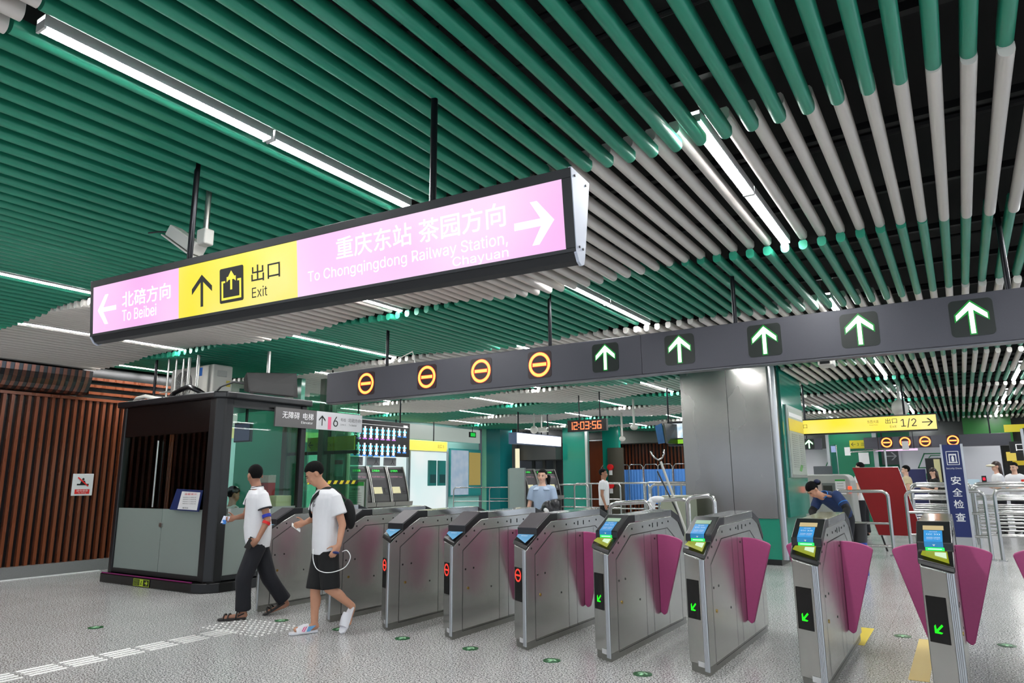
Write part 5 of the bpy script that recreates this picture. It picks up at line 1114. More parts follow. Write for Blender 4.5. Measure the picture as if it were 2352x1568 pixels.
def sandal(t, A, T_, m=SAND, slide=False, lab=None):
    A, T_ = V(A), V(T_); d = (T_ - A); d = (V((d.x, d.y, 0)).normalized() if T_.z < .02 and A.z < .1 else d.normalized()); sd = V((0, 0, 1)).cross(d).normalized(); up_ = d.cross(sd) * -1 if d.cross(sd).z < 0 else d.cross(sd)
    H_ = T_ - d * .235; H_ = H_ + (V((0, 0, 0)))
    out = [(-.02, -.03), (-.03, 0), (-.02, .03), (.05, .037), (.13, .044), (.20, .048), (.255, .036), (.27, 0), (.255, -.036), (.2, -.046), (.13, -.04), (.05, -.036)]
    o = MB().prism(out, lambda p, q, a: H_ + d * p + sd * q + up_ * a, -.012, .014); r = part('sole', o, m, t, bevel=.006)
    if slide:
        mb = MB()
        for x, hgt, wd in ((.085, .075, .047), (.12, .078, .05), (.16, .066, .052), (.20, .048, .051)): pass
        rings = []
        for x, hgt, wd in ((.075, .078, .046), (.12, .080, .050), (.165, .066, .054), (.205, .050, .053)):
            c = H_ + d * x + up_ * .0; rings.append([c + sd * wd * math.cos(a) + up_ * max(.0, hgt * math.sin(a)) for a in (math.pi * i / 14 for i in range(15))])
        vs = [p for q in rings for p in q] + [p + (p - (H_ + d * .14)).normalized() * -.006 for q in rings for p in q]; n = 15; M_ = len(rings) * n; fs = []
        for j in range(len(rings) - 1):
            for i in range(n - 1): a = j * n + i; fs.append((a, a + 1, a + n + 1, a + n)); fs.append((M_ + a, M_ + a + n, M_ + a + n + 1, M_ + a + 1))
        for i in range(n - 1): fs += [(i, M_ + i, M_ + i + 1, i + 1), (M_ - n + i, M_ - n + i + 1, 2 * M_ - n + i + 1, 2 * M_ - n + i)]
        mb._add(vs, fs); part('upper', mb, m, t, smooth=50)
        return H_, d, sd, up_
    for x in (.06, .145, .19):
        pts = [H_ + d * (x + .02 * math.cos(a)) + sd * .047 * math.cos(a) + up_ * (.005 + (.075 if x < .1 else .052) * math.sin(a)) for a in (math.pi * i / 10 for i in range(11))]
        part('strap', MB().tube(pts, .009, 6), m, t, smooth=True)
    part('heel_strap', MB().tube([H_ + d * .06 + sd * .036 + up_ * .03, H_ + d * .0 + sd * .03 + up_ * .055, H_ - d * .03 + up_ * .06, H_ + d * .0 - sd * .03 + up_ * .055, H_ + d * .06 - sd * .036 + up_ * .03], .008, 6), m, t, smooth=True)
sandal(t, (J['anL'].x, J['anL'].y, .03), V((J['toL'].x - .02, J['toL'].y - .03, .013))); sandal(t, J['anR'], V((J['toR'].x - .01, J['toR'].y - .02, .013)))
solo('mobile_phone', MB().box(-.035, .035, -.005, .005, -.07, .07), mat('phone_dark', (.07, .055, .05), .25), 'dark phone or wallet held at the hip of the armband man', 'mobile phone', loc=(0, 0, 0), bevel=.004).location = (-6.885, 5.285, .83)
bpy.data.objects['mobile_phone'].rotation_euler = (.2, .5, .8)
t2 = thing('paper_slips', 'folded white and blue paper slips in the armband man forward hand', 'paper', (-7.19, 5.17, 1.08))
part('slip', MB()._add([(-7.24, 5.14, 1.05), (-7.15, 5.16, 1.06), (-7.14, 5.18, 1.12), (-7.22, 5.16, 1.13), (-7.24, 5.15, 1.05), (-7.15, 5.17, 1.06), (-7.14, 5.19, 1.12), (-7.22, 5.17, 1.13)], [(0, 1, 2, 3), (7, 6, 5, 4), (0, 4, 5, 1), (1, 5, 6, 2), (2, 6, 7, 3), (3, 7, 4, 0)]), mat('ticket_white', (.82, .85, .92), .6), t2)
part('slip', MB().box(-7.22, -7.16, 5.15, 5.156, 1.04, 1.085), mat('ticket_blue', (.25, .5, .8), .5), t2)

def smoothp(P):
    P = [V(p) for p in P]; o = []
    for i in range(len(P) - 1):
        a, b, c, d = P[max(0, i - 1)], P[i], P[i + 1], P[min(len(P) - 1, i + 2)]
        for q in range(6): u = q / 6; o.append(.5 * ((2 * b) + (c - a) * u + (2 * a - 5 * b + 4 * c - d) * u * u + (b * 3 - a - c * 3 + d) * u ** 3))
    return o + [P[-1]]
# --- man in white t-shirt (right of the two)
J2 = {'head': (-5.79, 5.205, 1.588), 'neck': (-5.71, 5.30, 1.452), 'chest': (-5.705, 5.30, 1.25), 'waist': (-5.70, 5.30, 1.03), 'hip': (-5.695, 5.305, .81),
      'shL': (-5.56, 5.275, 1.355), 'elL': (-5.465, 5.315, 1.07), 'wrL': (-5.435, 5.245, .87), 'haL': (-5.46, 5.21, .80), 'shR': (-5.85, 5.335, 1.355), 'elR': (-5.92, 5.33, 1.12), 'wrR': (-5.90, 5.20, 1.085), 'haR': (-5.92, 5.14, 1.07),
      'hipL': (-5.62, 5.28, .80), 'hipR': (-5.76, 5.34, .80), 'knR': (-5.76, 5.255, .44), 'anR': (-5.755, 5.26, .09), 'toR': (-5.835, 5.09, .030), 'knL': (-5.575, 5.27, .445), 'anL': (-5.47, 5.50, .245), 'toL': (-5.45, 5.43, .075)}
J2['thL'] = V((-.5, -.5, .1)); J2['pnL'] = V((-.6, .4, 0)); J2['thR'] = V((0, 0, 1)); J2['pnR'] = V((.5, -.5, 0))
f2 = (-.42, -.907)
t, J, f, s, fr = person('person', 'man in white smiley t-shirt, black shorts and white slides, looking down and walking left', J2, f2, (-.60, -.80), 30, SK2, .0085, curl=.5, hair=dict(low=-.035, front=.060, thick=.018))
shirt(t, J, f, s, CLW, .009, belly=.0, lo=.04, sleeve=.66, g=.022, rs=.070, re=.080, name='t_shirt')
trousers(t, J, f, s, CLK_, .009, to='kn', frac=.06, r=(.108, .10, .098), name='shorts')
C_ = J['chest'] + f * .142 + s * .045 + V((0, 0, .03)); sx = s; ux = V((0, 0, 1))
part('smile_print', MB().tube([C_ + sx * .032 * math.cos(a) + ux * .026 * math.sin(a) + f * .002 for a in (math.pi + math.pi * i / 10 for i in range(11))], .0028, 5).tube([C_ + sx * .018 + ux * .018, C_ + sx * .018 + ux * .026], .003, 5).tube([C_ - sx * .018 + ux * .018, C_ - sx * .018 + ux * .026], .003, 5), TXTK, t, label='small black smile print')
for A, T_, n_ in ((V((J['anR'].x, J['anR'].y, .03)), V((J['toR'].x - .015, J['toR'].y - .03, .014)), 0), (J['anL'] , J['toL'] + V((-.012, -.06, -.045)), 1)):
    H_, d_, sd, up_ = sandal(t, A, T_, mat('white_foam', (.85, .85, .87), .5), slide=True)
    if n_ == 0:
        for o_, m in ((.0, mat('pink_stripe', (.85, .3, .5), .5)), (.02, mat('pink_stripe', (.85, .3, .5), .5)), (.055, mat('blue_patch', (.35, .6, .78), .5))):
            sdx = sd if sd.dot(V((.77, -.64, 0))) > 0 else -sd
            P0 = H_ + d_ * (.16 - o_) + sdx * .052 + up_ * .012; part('stripe', MB()._add([P0, P0 - d_ * (.03 if o_ > .05 else .012), P0 - d_ * (.045 if o_ < .05 else .10) + up_ * .05 - sdx * .012, P0 - d_ * (.03 if o_ < .05 else .02) + up_ * .045 - sdx * .010], [(0, 1, 2, 3)]), m, t, fixn=False, label='coloured stripe on the slide')
t2 = thing('sling_bag', 'black sling bag worn across the back of the man in black shorts', 'bag', (-5.60, 5.45, 1.15))
part('bag_body', MB().ell(V((-5.50, 5.44, 1.17)), (.07, .06, .16), Matrix.Rotation(.2, 3, 'X'), 16, 12), CLK_, t2, smooth=True)
pts = [V((-5.54, 5.45, 1.30)), J['neck'] + s * .10 + V((0, 0, -.035)) - f * .06, J['neck'] + s * .085 + V((0, 0, -.018)) + f * .035, J['chest'] + f * .135 + s * .03 + V((0, 0, .10)), J['chest'] + f * .148 - s * .06 + V((0, 0, .0)), J['chest'] + f * .10 - s * .155 + V((0, 0, -.10)), J['chest'] - f * .02 - s * .20 + V((0, 0, -.13)), J['chest'] - f * .13 - s * .08 + V((0, 0, -.15)), V((-5.54, 5.45, 1.03))]
def ribbon(pts, w, th, m, parent, name):
    P = []
    for i in range(len(pts) - 1):
        p0, p1, p2, p3 = pts[max(0, i - 1)], pts[i], pts[i + 1], pts[min(len(pts) - 1, i + 2)]
        for q in range(5): u = q / 5; P.append(.5 * ((2 * p1) + (p2 - p0) * u + (2 * p0 - 5 * p1 + 4 * p2 - p3) * u * u + (3 * p1 - p0 - 3 * p2 + p3) * u ** 3))
    P.append(pts[-1]); ctr = sum(P, V((0, 0, 0))) / len(P); vs = []
    for i, p in enumerate(P):
        tng = (P[min(i + 1, len(P) - 1)] - P[max(i - 1, 0)]).normalized(); o_ = V((p.x - J['chest'].x, p.y - J['chest'].y, max(0, p.z - J['chest'].z - .1) * 1.2)).normalized(); b_ = tng.cross(o_).normalized(); o2 = b_.cross(tng)
        vs += [p + b_ * w / 2, p - b_ * w / 2, p - b_ * w / 2 + o2 * th, p + b_ * w / 2 + o2 * th]
    fs = []
    for i in range(len(P) - 1):
        a = i * 4; fs += [(a + j, a + (j + 1) % 4, a + 4 + (j + 1) % 4, a + 4 + j) for j in range(4)]
    return part(name, MB()._add(vs, fs), m, parent, smooth=40)
ribbon(pts, .042, .005, CLK_, t2, 'strap')
t2 = thing('power_bank', 'small blue power bank in the lowered hand of the man in shorts', 'power bank', (-5.45, 5.2, .78))
part('bank_body', MB().ell((0, 0, 0), (.035, .014, .055), None, 12, 8), mat('blue_plastic', (.08, .17, .42), .35), t2, world=False, smooth=True); t2.location = (-5.44, 5.215, .80); t2.rotation_euler = (1.4, .2, .9)
solo('charging_cable', MB().tube([V(p) for p in smoothp(((-5.35, 5.215, .815), (-5.27, 5.20, .83), (-5.22, 5.20, .77), (-5.26, 5.18, .68), (-5.34, 5.13, .635), (-5.46, 5.10, .62), (-5.57, 5.09, .65), (-5.65, 5.11, .73), (-5.70, 5.15, .83)))], .0045, 8), WHITE, 'white charging cable looping before the black shorts', 'cable', smooth=True)
t2 = thing('mobile_phone', 'white phone in the raised hand of the man looking down', 'mobile phone', (-5.93, 5.11, 1.04)); part('phone_body', MB().box(-.04, .04, -.006, .006, -.055, .055), WHITE, t2, world=False, bevel=.004); t2.rotation_euler = (.9, .3, -.7)

# --- simple builder for the others, standing upright
def stand(x, y, h=1.68, f=(0, -1), arms='down', k=None, lean=0, z0=0, walk=0):
    k = k or h / 1.70; f = V((f[0], f[1], 0)).normalized(); s = V((0, 0, 1)).cross(f); B = V((x, y, z0)); U = lambda z, fo=0, so=0: B + V((0, 0, z * k)) + f * (fo + lean * z * z * .12) + s * so
    J = dict(head=U(1.58), neck=U(1.43), chest=U(1.24), waist=U(1.02), hip=U(.82), shL=U(1.36, 0, .17 * k), shR=U(1.36, 0, -.17 * k), hipL=U(.80, 0, .08 * k), hipR=U(.80, 0, -.08 * k),
             knL=U(.45, .02 + walk * .8, .08 * k), knR=U(.45, .02 - walk * .3, -.08 * k), anL=U(.08, walk, .08 * k), anR=U(.08, -walk, -.08 * k), toL=U(.012, .15 + walk, .09 * k), toR=U(.012, .15 - walk, -.09 * k))
    if arms == 'down': J.update(elL=U(1.07, -.02, .22 * k), wrL=U(.84, .06, .23 * k), haL=U(.76, .08, .23 * k), elR=U(1.07, -.02, -.22 * k), wrR=U(.84, .06, -.23 * k), haR=U(.76, .08, -.23 * k))
    elif arms == 'phone': J.update(elL=U(1.08, .05, .20 * k), wrL=U(1.14, .27, .13 * k), haL=U(1.18, .34, .10 * k), elR=U(1.08, .05, -.20 * k), wrR=U(1.14, .27, -.13 * k), haR=U(1.18, .34, -.10 * k))
    elif arms == 'fold': J.update(elL=U(1.08, .04, .21 * k), wrL=U(1.06, .24, .06 * k), haL=U(1.06, .27, -.02 * k), elR=U(1.08, .04, -.21 * k), wrR=U(1.04, .24, -.06 * k), haR=U(1.04, .27, .02 * k))
    return J, tuple(f[:2]), k
BLUEB = mat('pale_blue_blouse', (.62, .69, .78), .8, 0, .05, 12, .3); BEIGE = mat('beige_top', (.78, .72, .58), .8, 0, .05, 10, .2); CLN = mat('cleaner_blue', (.07, .17, .34), .8, 0, .1, 10, .2); SKIRT = mat('dark_skirt', (.1, .1, .12), .8)
# woman in the blue blouse with a bag
J, f_, k = stand(-6.3, 10.9, 1.70, (.25, -.97), 'down')
J['elR'] = J['shR'] + V((-.07, -.02, -.28)); J['wrR'] = J['elR'] + V((-.04, -.06, -.22)); J['haR'] = J['wrR'] + V((-.01, -.03, -.07)); J['elL'] = J['shL'] + V((.06, .0, -.27)); J['wrL'] = J['elL'] + V((.02, -.18, .03)); J['haL'] = J['wrL'] + V((-.02, -.07, .01))
t, J, f, s, fr = person('person', 'woman in pale blue wide collar blouse holding a dark bag, walking behind the gates', J, f_, None, 0, SK3, .011, k, hair=dict(low=-.07, front=.062, thick=.012))
shirt(t, J, f, s, BLUEB, .012, k * .98, sleeve=.70, lo=.0, g=.018, rs=.075, re=.078, name='blouse'); trousers(t, J, f, s, SKIRT, .012, k, name='trousers')
N_ = J['neck']; mb = MB()
for sg in (-1, 1): mb.loft([(N_ + V((0, 0, -.03)) + s * sg * .05 + f * .03, s * .05, f * .06), (N_ + V((0, 0, -.085)) + s * sg * .085 + f * .05, s * .075, f * .075), (N_ + V((0, 0, -.092)) + s * sg * .087 + f * .05, s * .07, f * .07)], 16)
part('wide_collar', mb, mat('pale_blue_collar', (.70, .77, .85), .8), t, smooth=50)
part('hair_tail', MB().cap(J['head'] + V((.07, .09, -.02)), J['head'] + V((.085, .07, -.16)), .045, .02), HAIR, t, smooth=True)
t2 = thing('carried_bag', 'crumpled dark grey and white bag with yellow base on the woman arm', 'bag', tuple(J['wrL'])); c = J['wrL'] + V((.03, -.09, -.10))
mb = MB().ell(c, (.17, .10, .14), Matrix.Rotation(.5, 3, 'Y'), 14, 10).ell(c + V((-.12, 0, -.07)), (.12, .07, .10), None, 12, 8).ell(c + V((.1, -.02, .09)), (.10, .06, .08), None, 12, 8)
remesh('bag_body', mb, mat('crumpled_dark_bag', (.17, .17, .18), .35, 0, .6, 9, .9), t2, .014, 1); part('yellow_base', MB().ell(c + V((.06, -.02, -.16)), (.13, .06, .06), None, 12, 8), mat('yellow_cloth', (.80, .70, .08), .7), t2, smooth=True); part('white_patch', MB().ell(c + V((-.02, -.09, -.02)), (.06, .03, .04), Matrix.Rotation(.6, 3, 'Y'), 10, 8), WHITE, t2, smooth=True)
# guard walking in white shirt
J, f_, k = stand(-7.83, 16.7, 1.80, (.80, .25), 'down', walk=.22)
t, J, f, s, fr = person('person', 'man in white short sleeved shirt and black trousers walking right before the blue screens', J, f_, None, 0, SK1, .013, k)
shirt(t, J, f, s, CLW, .014, k, g=.02, sleeve=.6, rs=.07); trousers(t, J, f, s, CLK_, .014, k); 
for q in 'LR': part('shoe', MB().cap(J['an' + q] + V((0, 0, -.03)), J['to' + q] + V((0, 0, .02)), .045, .035), BLACKG, t, smooth=True)
# clerk in the booth
J, f_, k = stand(-9.58, 6.92, 1.40, (.25, .97), 'fold', k=1.0, lean=.2); 
for a in list(J): J[a] = V(J[a]) + V((0, 0, -.26)) if a in ('head', 'neck', 'chest', 'waist', 'shL', 'shR', 'elL', 'elR', 'wrL', 'wrR', 'haL', 'haR', 'hip') else J[a]
for a in ('knL', 'knR', 'anL', 'anR', 'toL', 'toR', 'hipL', 'hipR'): J.pop(a)
t, J, f, s, fr = person('person', 'seated clerk with black cap and white shirt inside the booth, seen from behind', J, f_, None, 15, SK1, .012, 1.0, hair=dict(low=-.06, front=.05, thick=.012))
shirt(t, J, f, s, CLW, .013, 1.0, g=.02, sleeve=.6); part('cap', hair_mb(J['head'], fr, 1.0, low=.02, front=.05, thick=.02), BLACKG, t, smooth=True, fixn=False)
solo('stool', MB().cyl((J['hip'].x, J['hip'].y, .50), (J['hip'].x, J['hip'].y, .56), .17, n=20).cyl((J['hip'].x, J['hip'].y, .15), (J['hip'].x, J['hip'].y, .5), .03), BLACK, 'round stool under the seated clerk', 'stool')
# bending cleaner
B = V((-1.72, 11.9, 0)); Jc = dict(hip=B + V((.08, .45, .92)), waist=B + V((.06, .30, 1.07)), chest=B + V((-.03, .12, 1.18)), neck=B + V((-.15, -.02, 1.27)), head=B + V((-.26, -.10, 1.335)), shL=B + V((.08, -.04, 1.25)), shR=B + V((-.20, .12, 1.21)),
    elL=B + V((.20, -.14, 1.05)), wrL=B + V((.16, -.28, .88)), haL=B + V((.12, -.33, .82)), elR=B + V((-.32, .02, 1.0)), wrR=B + V((-.26, -.16, .88)), haR=B + V((-.22, -.22, .82)), hipL=B + V((.14, .40, .88)), hipR=B + V((.0, .48, .88)), knL=B + V((.10, .34, .48)), knR=B + V((-.04, .44, .48)), anL=B + V((.14, .42, .08)), anR=B + V((.0, .52, .08)), toL=B + V((.06, .28, .012)), toR=B + V((-.08, .38, .012)))
t, J, f, s, fr = person('person', 'cleaner in dark blue uniform with black sleeves bending down behind the gates', Jc, (-.6, -.8), (-.7, -.7), 48, SK2, .011, .98, hair=dict(low=-.06, front=.045, thick=.016))
mb = MB(); sp_ = [(J['hip'], .15, .12), (J['waist'], .15, .125), (J['chest'], .17, .125), (J['chest'] + (J['neck'] - J['chest']) * .6, .15, .10), (J['neck'] - (J['neck'] - J['chest']).normalized() * .03, .09, .075)]
ax_ = (J['neck'] - J['hip']).normalized(); s_ = V((.87, -.5, 0)).normalized(); n_ = ax_.cross(s_)
mb.loft([(c, s_ * a, n_ * b) for c, a, b in sp_])
for q in 'LR': mb.cap(J['sh' + q] + V((-.02, 0, 0)), J['sh' + q] + (J['el' + q] - J['sh' + q]) * .6, .075, .072)
remesh('uniform_top', mb, CLN, t, .013, 2)
for q in 'LR': part('sleeve_cover', MB().cap(J['sh' + q] + (J['el' + q] - J['sh' + q]) * .6, J['el' + q], .058, .056).cap(J['el' + q], J['wr' + q], .056, .042), CLK_, t, smooth=True, label='black sleeve cover')
trousers(t, J, f, s, NAVYT, .014, .95); part('collar', MB().tube([J['neck'] + V((.02, 0, -.01)) + s_ * .075 * math.cos(a) + n_ * .065 * math.sin(a) for a in (2 * math.pi * i / 20 for i in range(20))], .008, 6, closed=True), mat('light_blue_piping', (.12, .45, .75), .6), t)
band(t, J['shL'], J['elL'], .58, .012, .074, mat('light_blue_piping', (.12, .45, .75), .6), 'sleeve_piping')
part('hair_bun', MB().ell(J['head'] + V((.07, .03, .11)), (.05, .05, .045), None, 14, 10), HAIR, t, smooth=True); part('hair_tie', MB().ell(J['head'] + V((.065, .0, .125)), (.045, .04, .035), None, 12, 8), mat('navy_ribbon', (.05, .09, .25), .5), t, smooth=True)
for q in 'LR': part('shoe', MB().cap(J['an' + q] + V((0, 0, -.03)), J['to' + q] + V((0, 0, .02)), .045, .035), BLACKG, t, smooth=True)
# people at the security lanes
def far_person(lab, x, y, h, f_, arms, top, tilt=0, hair=HAIR, long_=False, extra=None, legs=NAVYT, z0=0, skn=SK3):
    J, ff, k = stand(x, y, h, f_, arms, z0=z0); t, J, f, s, fr = person('person', lab, J, ff, None, tilt, skn, .018, k, hair=dict(low=-.07, front=.06, thick=.014), hairm=hair, faces=True)
    shirt(t, J, f, s, top, .018, k, g=.018, sleeve=.5, name='top'); trousers(t, J, f, s, legs, .018, k)
    if long_: part('long_hair', MB().loft([(J['head'] - f * .05 + V((0, 0, .03)), s * .085, f * .07), (J['head'] - f * .075 + V((0, 0, -.10)), s * .09, f * .05), (J['head'] - f * .10 + V((0, 0, -.26)), s * .085, f * .04), (J['head'] - f * .10 + V((0, 0, -.36)), s * .05, f * .02)], 16), hair, t, smooth=True)
    for q in 'LR': part('shoe', MB().cap(J['an' + q] + V((0, 0, -.03)), J['to' + q] + V((0, 0, .02)), .045, .035), BLACKG, t, smooth=True)
    return t, J, f, s, fr
far_person('person seen over the red board, only black hair showing', -2.3, 21, 1.92, (-.8, .3), 'down', CLW)
t, J, f, s, fr = far_person('woman in beige top with hair tied back, left of the blue board', -1.38, 23.6, 1.86, (-.9, -.1), 'down', BEIGE)
far_person('woman in black top with long brown hair looking at a phone', -.70, 23.8, 1.78, (-.85, -.3), 'phone', CLK_, 30, HAIRB, True)
t, J, f, s, fr = far_person('woman in white top and sun visor with long hair, holding a phone', .80, 23.2, 1.92, (-.95, -.2), 'phone', CLW, 12, HAIRB, True)
part('sun_visor', MB().ell(J['head'] + f * .12 + V((0, 0, .03)), (.12, .12, .035), None, 16, 8), mat('cream_visor', (.88, .85, .76), .6), t, smooth=True)
t, J, f, s, fr = far_person('guard in white shirt with red armband at the right edge', 1.22, 23.8, 1.90, (-.5, -.8), 'fold', CLW, 5)
band(t, J['shL'], J['elL'], .5, .14, .075, mat('red_armband', (.80, .14, .08), .5), 'armband', 'red armband')
# ---------------------------------------------------------------- back of the hall, middle
struct('wall_teal', MB().box(-13.1, -12.05, 24.3, 24.5, 0, 4.15).box(-12.0, -11.3, 25.6, 25.8, 0, 4.15), TEAL, 'teal glazed wall behind the far ticket machines')
struct('wall_dark', MB().box(-16.1, -13.1, 26.0, 26.2, 0, 4.15), mat('dark_recess', (.10, .11, .11), .4, 0, .2, 2), 'dark recess beside the teal pillar')
solo('post', MB().box(-12.08, -11.98, 24.2, 24.32, 0, 4.15), ALU, 'pale metal post at the corner of the teal wall', 'post')
t = thing('lift_shaft', 'dark grey canopy box over the far ticket machines', 'canopy', (-13.5, 24.2, 2.3)); part('canopy', MB().box(-15.1, -13.15, 23.8, 25.4, 2.30, 2.95), mat('dark_canopy', (.22, .22, .22), .5), t); 
for x in (-14.7, -14.2, -13.7, -13.3): part('canopy_leg', MB().box(x, x + .12, 24.6, 24.7, 0, 2.3), mat('dark_canopy', (.22, .22, .22), .5), t)
part('hanger', MB().cyl((-14, 24.2, 2.95), (-14, 24.2, 4.15), .03), BLACK, t)
t = thing('light_pillar', 'slim tall cream lit pillar beside the teal pillar', 'lamp', (-14.9, 23.4, 1)); part('light_tube', MB().box(-14.80, -14.66, 23.5, 23.6, 1.2, 2.75), emit('cream_light', (1, .97, .82), .9, sample=False), t); part('stand', MB().box(-14.95, -14.82, 23.5, 23.65, 0, 3.9), mat('dark_canopy', (.22, .22, .22), .5), t)
struct('door_1', MB().box(-12.1 + .35, -11.1, 25.5, 25.6, 0, 2.75), mat('dull_bronze_door', (.27, .25, .21), .35, .2), 'dull bronze door beside the slatted wall')
# slatted brown wall with grey bulkhead
mb = MB().box(-14.3, -7.0, 29.1, 29.3, 0, 3.2, 1)
x = -14.25
while x < -7.0: mb.box(x, x + .07, 29.0, 29.1, 0, 3.1, 0); x += .16
mb.box(-14.3, -13.05, 28.9, 28.95, 0, 3.25, 0); mb.box(-13.1, -12.95, 28.85, 29.0, 0, 3.6, 1); mb.box(-12.95, -6.5, 28.2, 29.0, 3.05, 4.15, 2); mb.box(-14.4, -13.1, 28.3, 28.9, 3.3, 4.15, 3)
struct('wall_slats', mb, [mat('far_wood_slat', (.40, .19, .10), .25, 0, .2, 9, stretch=(1, 1, .1)), DARKW, mat('grey_bulkhead', (.35, .37, .34), .5), STEEL], 'brown slatted far wall with grey bulkhead')
for i, z in enumerate((2.0, 1.3)):
    t = thing('fire_alarm', f'red fire alarm box on the dark wall, {("upper", "lower")[i]} one', 'fire alarm', (-11.6, 25.4, z)); part('box', MB().cyl((-11.6, 25.45, z), (-11.6, 25.35, z), .12, n=16), mat('alarm_red', (.82, .05, .08), .4), t); part('label', MB().box(-11.66, -11.54, 25.4, 25.45, z - .30, z - .12), WHITE, t)
# blue folding screens
BLC = mat('blue_curtain', (.30, .54, .83), .6, 0, .12, 6, .3, (1, 1, .1)); 
for i in range(6):
    xa = -12.75 + i * .62; t = thing('folding_screen', f'blue cloth folding screen panel on a steel frame, {("first", "second", "third", "fourth", "fifth", "last")[i]} from the left', 'folding screen', (xa + .3, 27 + (i % 2) * .1, 0), group='blue folding screens')
    n = 17; ys = [27 + .02 * math.sin(q * 1.7) + (i % 2) * .1 for q in range(n)]; vs = [(xa + .02 + .56 * q / (n - 1), ys[q], z) for z in (.55, 1.92) for q in range(n)] + [(xa + .02 + .56 * q / (n - 1), ys[q] + .012, z) for z in (.55, 1.92) for q in range(n)]
    fs = [(q, q + 1, n + q + 1, n + q) for q in range(n - 1)] + [(2 * n + q, 3 * n + q, 3 * n + q + 1, 2 * n + q + 1) for q in range(n - 1)] + [(q, 2 * n + q, 2 * n + q + 1, q + 1) for q in range(n - 1)] + [(n + q, n + q + 1, 3 * n + q + 1, 3 * n + q) for q in range(n - 1)]
    part('curtain', MB()._add(vs, fs), BLC, t, smooth=40); h = 2.12
    part('frame', MB().tube([(xa, 27.03 + (i % 2) * .1, 0), (xa, 27.03 + (i % 2) * .1, h - .1), (xa + .08, 27.03 + (i % 2) * .1, h), (xa + .52, 27.03 + (i % 2) * .1, h), (xa + .6, 27.03 + (i % 2) * .1, h - .1), (xa + .6, 27.03 + (i % 2) * .1, 0)], .02, 8), TUBE, t, smooth=50)
# wheelchair lift / hook pole with plastic bag just left of the column
t = thing('hook_pole', 'leaning pale pole ending in a curved steel fork, left of the column', 'pole', (-4.9, 13.0, 0))
part('pole', MB().cyl((-4.0, 12.0, .3), (-4.5, 12.0, 1.82), .022, n=10), mat('pale_pole', (.72, .72, .70), .35, .4), t); part('fork', MB().tube([(-4.68, 12, 2.01), (-4.66, 12, 1.95), (-4.61, 12, 1.89), (-4.54, 12, 1.85), (-4.47, 12, 1.88), (-4.43, 12, 1.95), (-4.43, 12, 2.03)], .016, 8), TUBE, t, smooth=True); part('strut', MB().cyl((-4.15, 12.0, .75), (-4.57, 12.0, 1.65), .014), BLACK, t)
part('foot', MB().box(-4.2, -3.8, 11.8, 12.2, 0, .3), mat('pale_pole', (.72, .72, .70), .35, .4), t)
mb = MB().ell((-3.98, 10.4, 1.21), (.12, .08, .05)).ell((-4.07, 10.4, 1.17), (.06, .07, .07)).ell((-4.06, 10.4, 1.09), (.035, .04, .07)).ell((-4.1, 10.4, 1.26), (.012, .012, .04))
t = thing('plastic_bag', 'crumpled white plastic bag tied on the rail left of the column', 'plastic bag', (-4.02, 10.4, 1.05)); remesh('bag', mb, mat('white_film', (.86, .87, .88), .3, 0, .05, 30, .8), t, .009, 1)
t = thing('trolley', 'pale grey machine trolley standing left of the column', 'trolley', (-4.9, 12.6, 0)); part('body', MB().box(-4.75, -4.2, 12.5, 13.0, .2, 1.22), mat('pale_green_grey', (.55, .57, .50), .5), t, bevel=.05); 
for x in (-4.6, -4.35): part('wheel', MB().cyl((x, 12.5, .12), (x, 12.6, .12), .12, n=16), BLACK, t)
t = thing('hanging_screen', 'hanging blue framed poster screen left of the column top', 'display', (-6.5, 15.5, 2.2)); 
part('back', MB()._add([(-5.72, 15.5, 2.78), (-5.62, 15.9, 2.78), (-5.62, 15.9, 2.32), (-5.66, 15.5, 2.32), (-5.66, 15.45, 2.78), (-5.54, 15.95, 2.78), (-5.54, 15.95, 2.32), (-5.6, 15.45, 2.32)], [(0, 1, 2, 3), (7, 6, 5, 4), (0, 4, 5, 1), (1, 5, 6, 2), (2, 6, 7, 3), (3, 7, 4, 0)]), BLACK, t)
bp_ = part('poster_face', MB().py([(-5.88, 2.72), (-5.72, 2.78), (-5.66, 2.33), (-5.82, 2.31)], 15.42, 15.45), mat('poster_blue', (.10, .30, .48), .35, 0, .4, 9), t); part('rod', MB().cyl((-5.65, 15.7, 2.7), (-5.65, 15.7, 4.15), .02), ROD, t)
t = thing('television', 'lit television showing pastel figures, half hidden by the column', 'television', (-5.4, 16, 2.3)); part('case', MB().box(-5.8, -4.7, 16, 16.1, 2.28, 2.86), BLACK, t, bevel=.01); part('screen', MB().box(-5.72, -4.75, 15.99, 16, 2.46, 2.80), emit('pastel_screen', (.72, .85, .92), 1.0, .9, 7, sample=False), t); part('ticker', MB().box(-5.72, -4.75, 15.99, 16, 2.33, 2.43), emit('lime_ticker', (.55, .8, .2), .9, sample=False), t); part('rod', MB().cyl((-5.4, 16.05, 2.86), (-5.4, 16.05, 4.15), .02), ROD, t)
for x, y, z, l in ((-7.05, 17, 2.85, 'pale dome camera on a pole right of the digital clock'), (-8.7, 20, 2.75, 'small bullet camera under the digital clock')):
    t = thing('security_camera', l, 'security camera', (x, y, z)); part('pole', MB().cyl((x, y, z), (x, y, 4.15), .03), OFFW, t); part('dome', MB().ell((x, y, z), (.10, .10, .08)), OFFW, t, smooth=True)
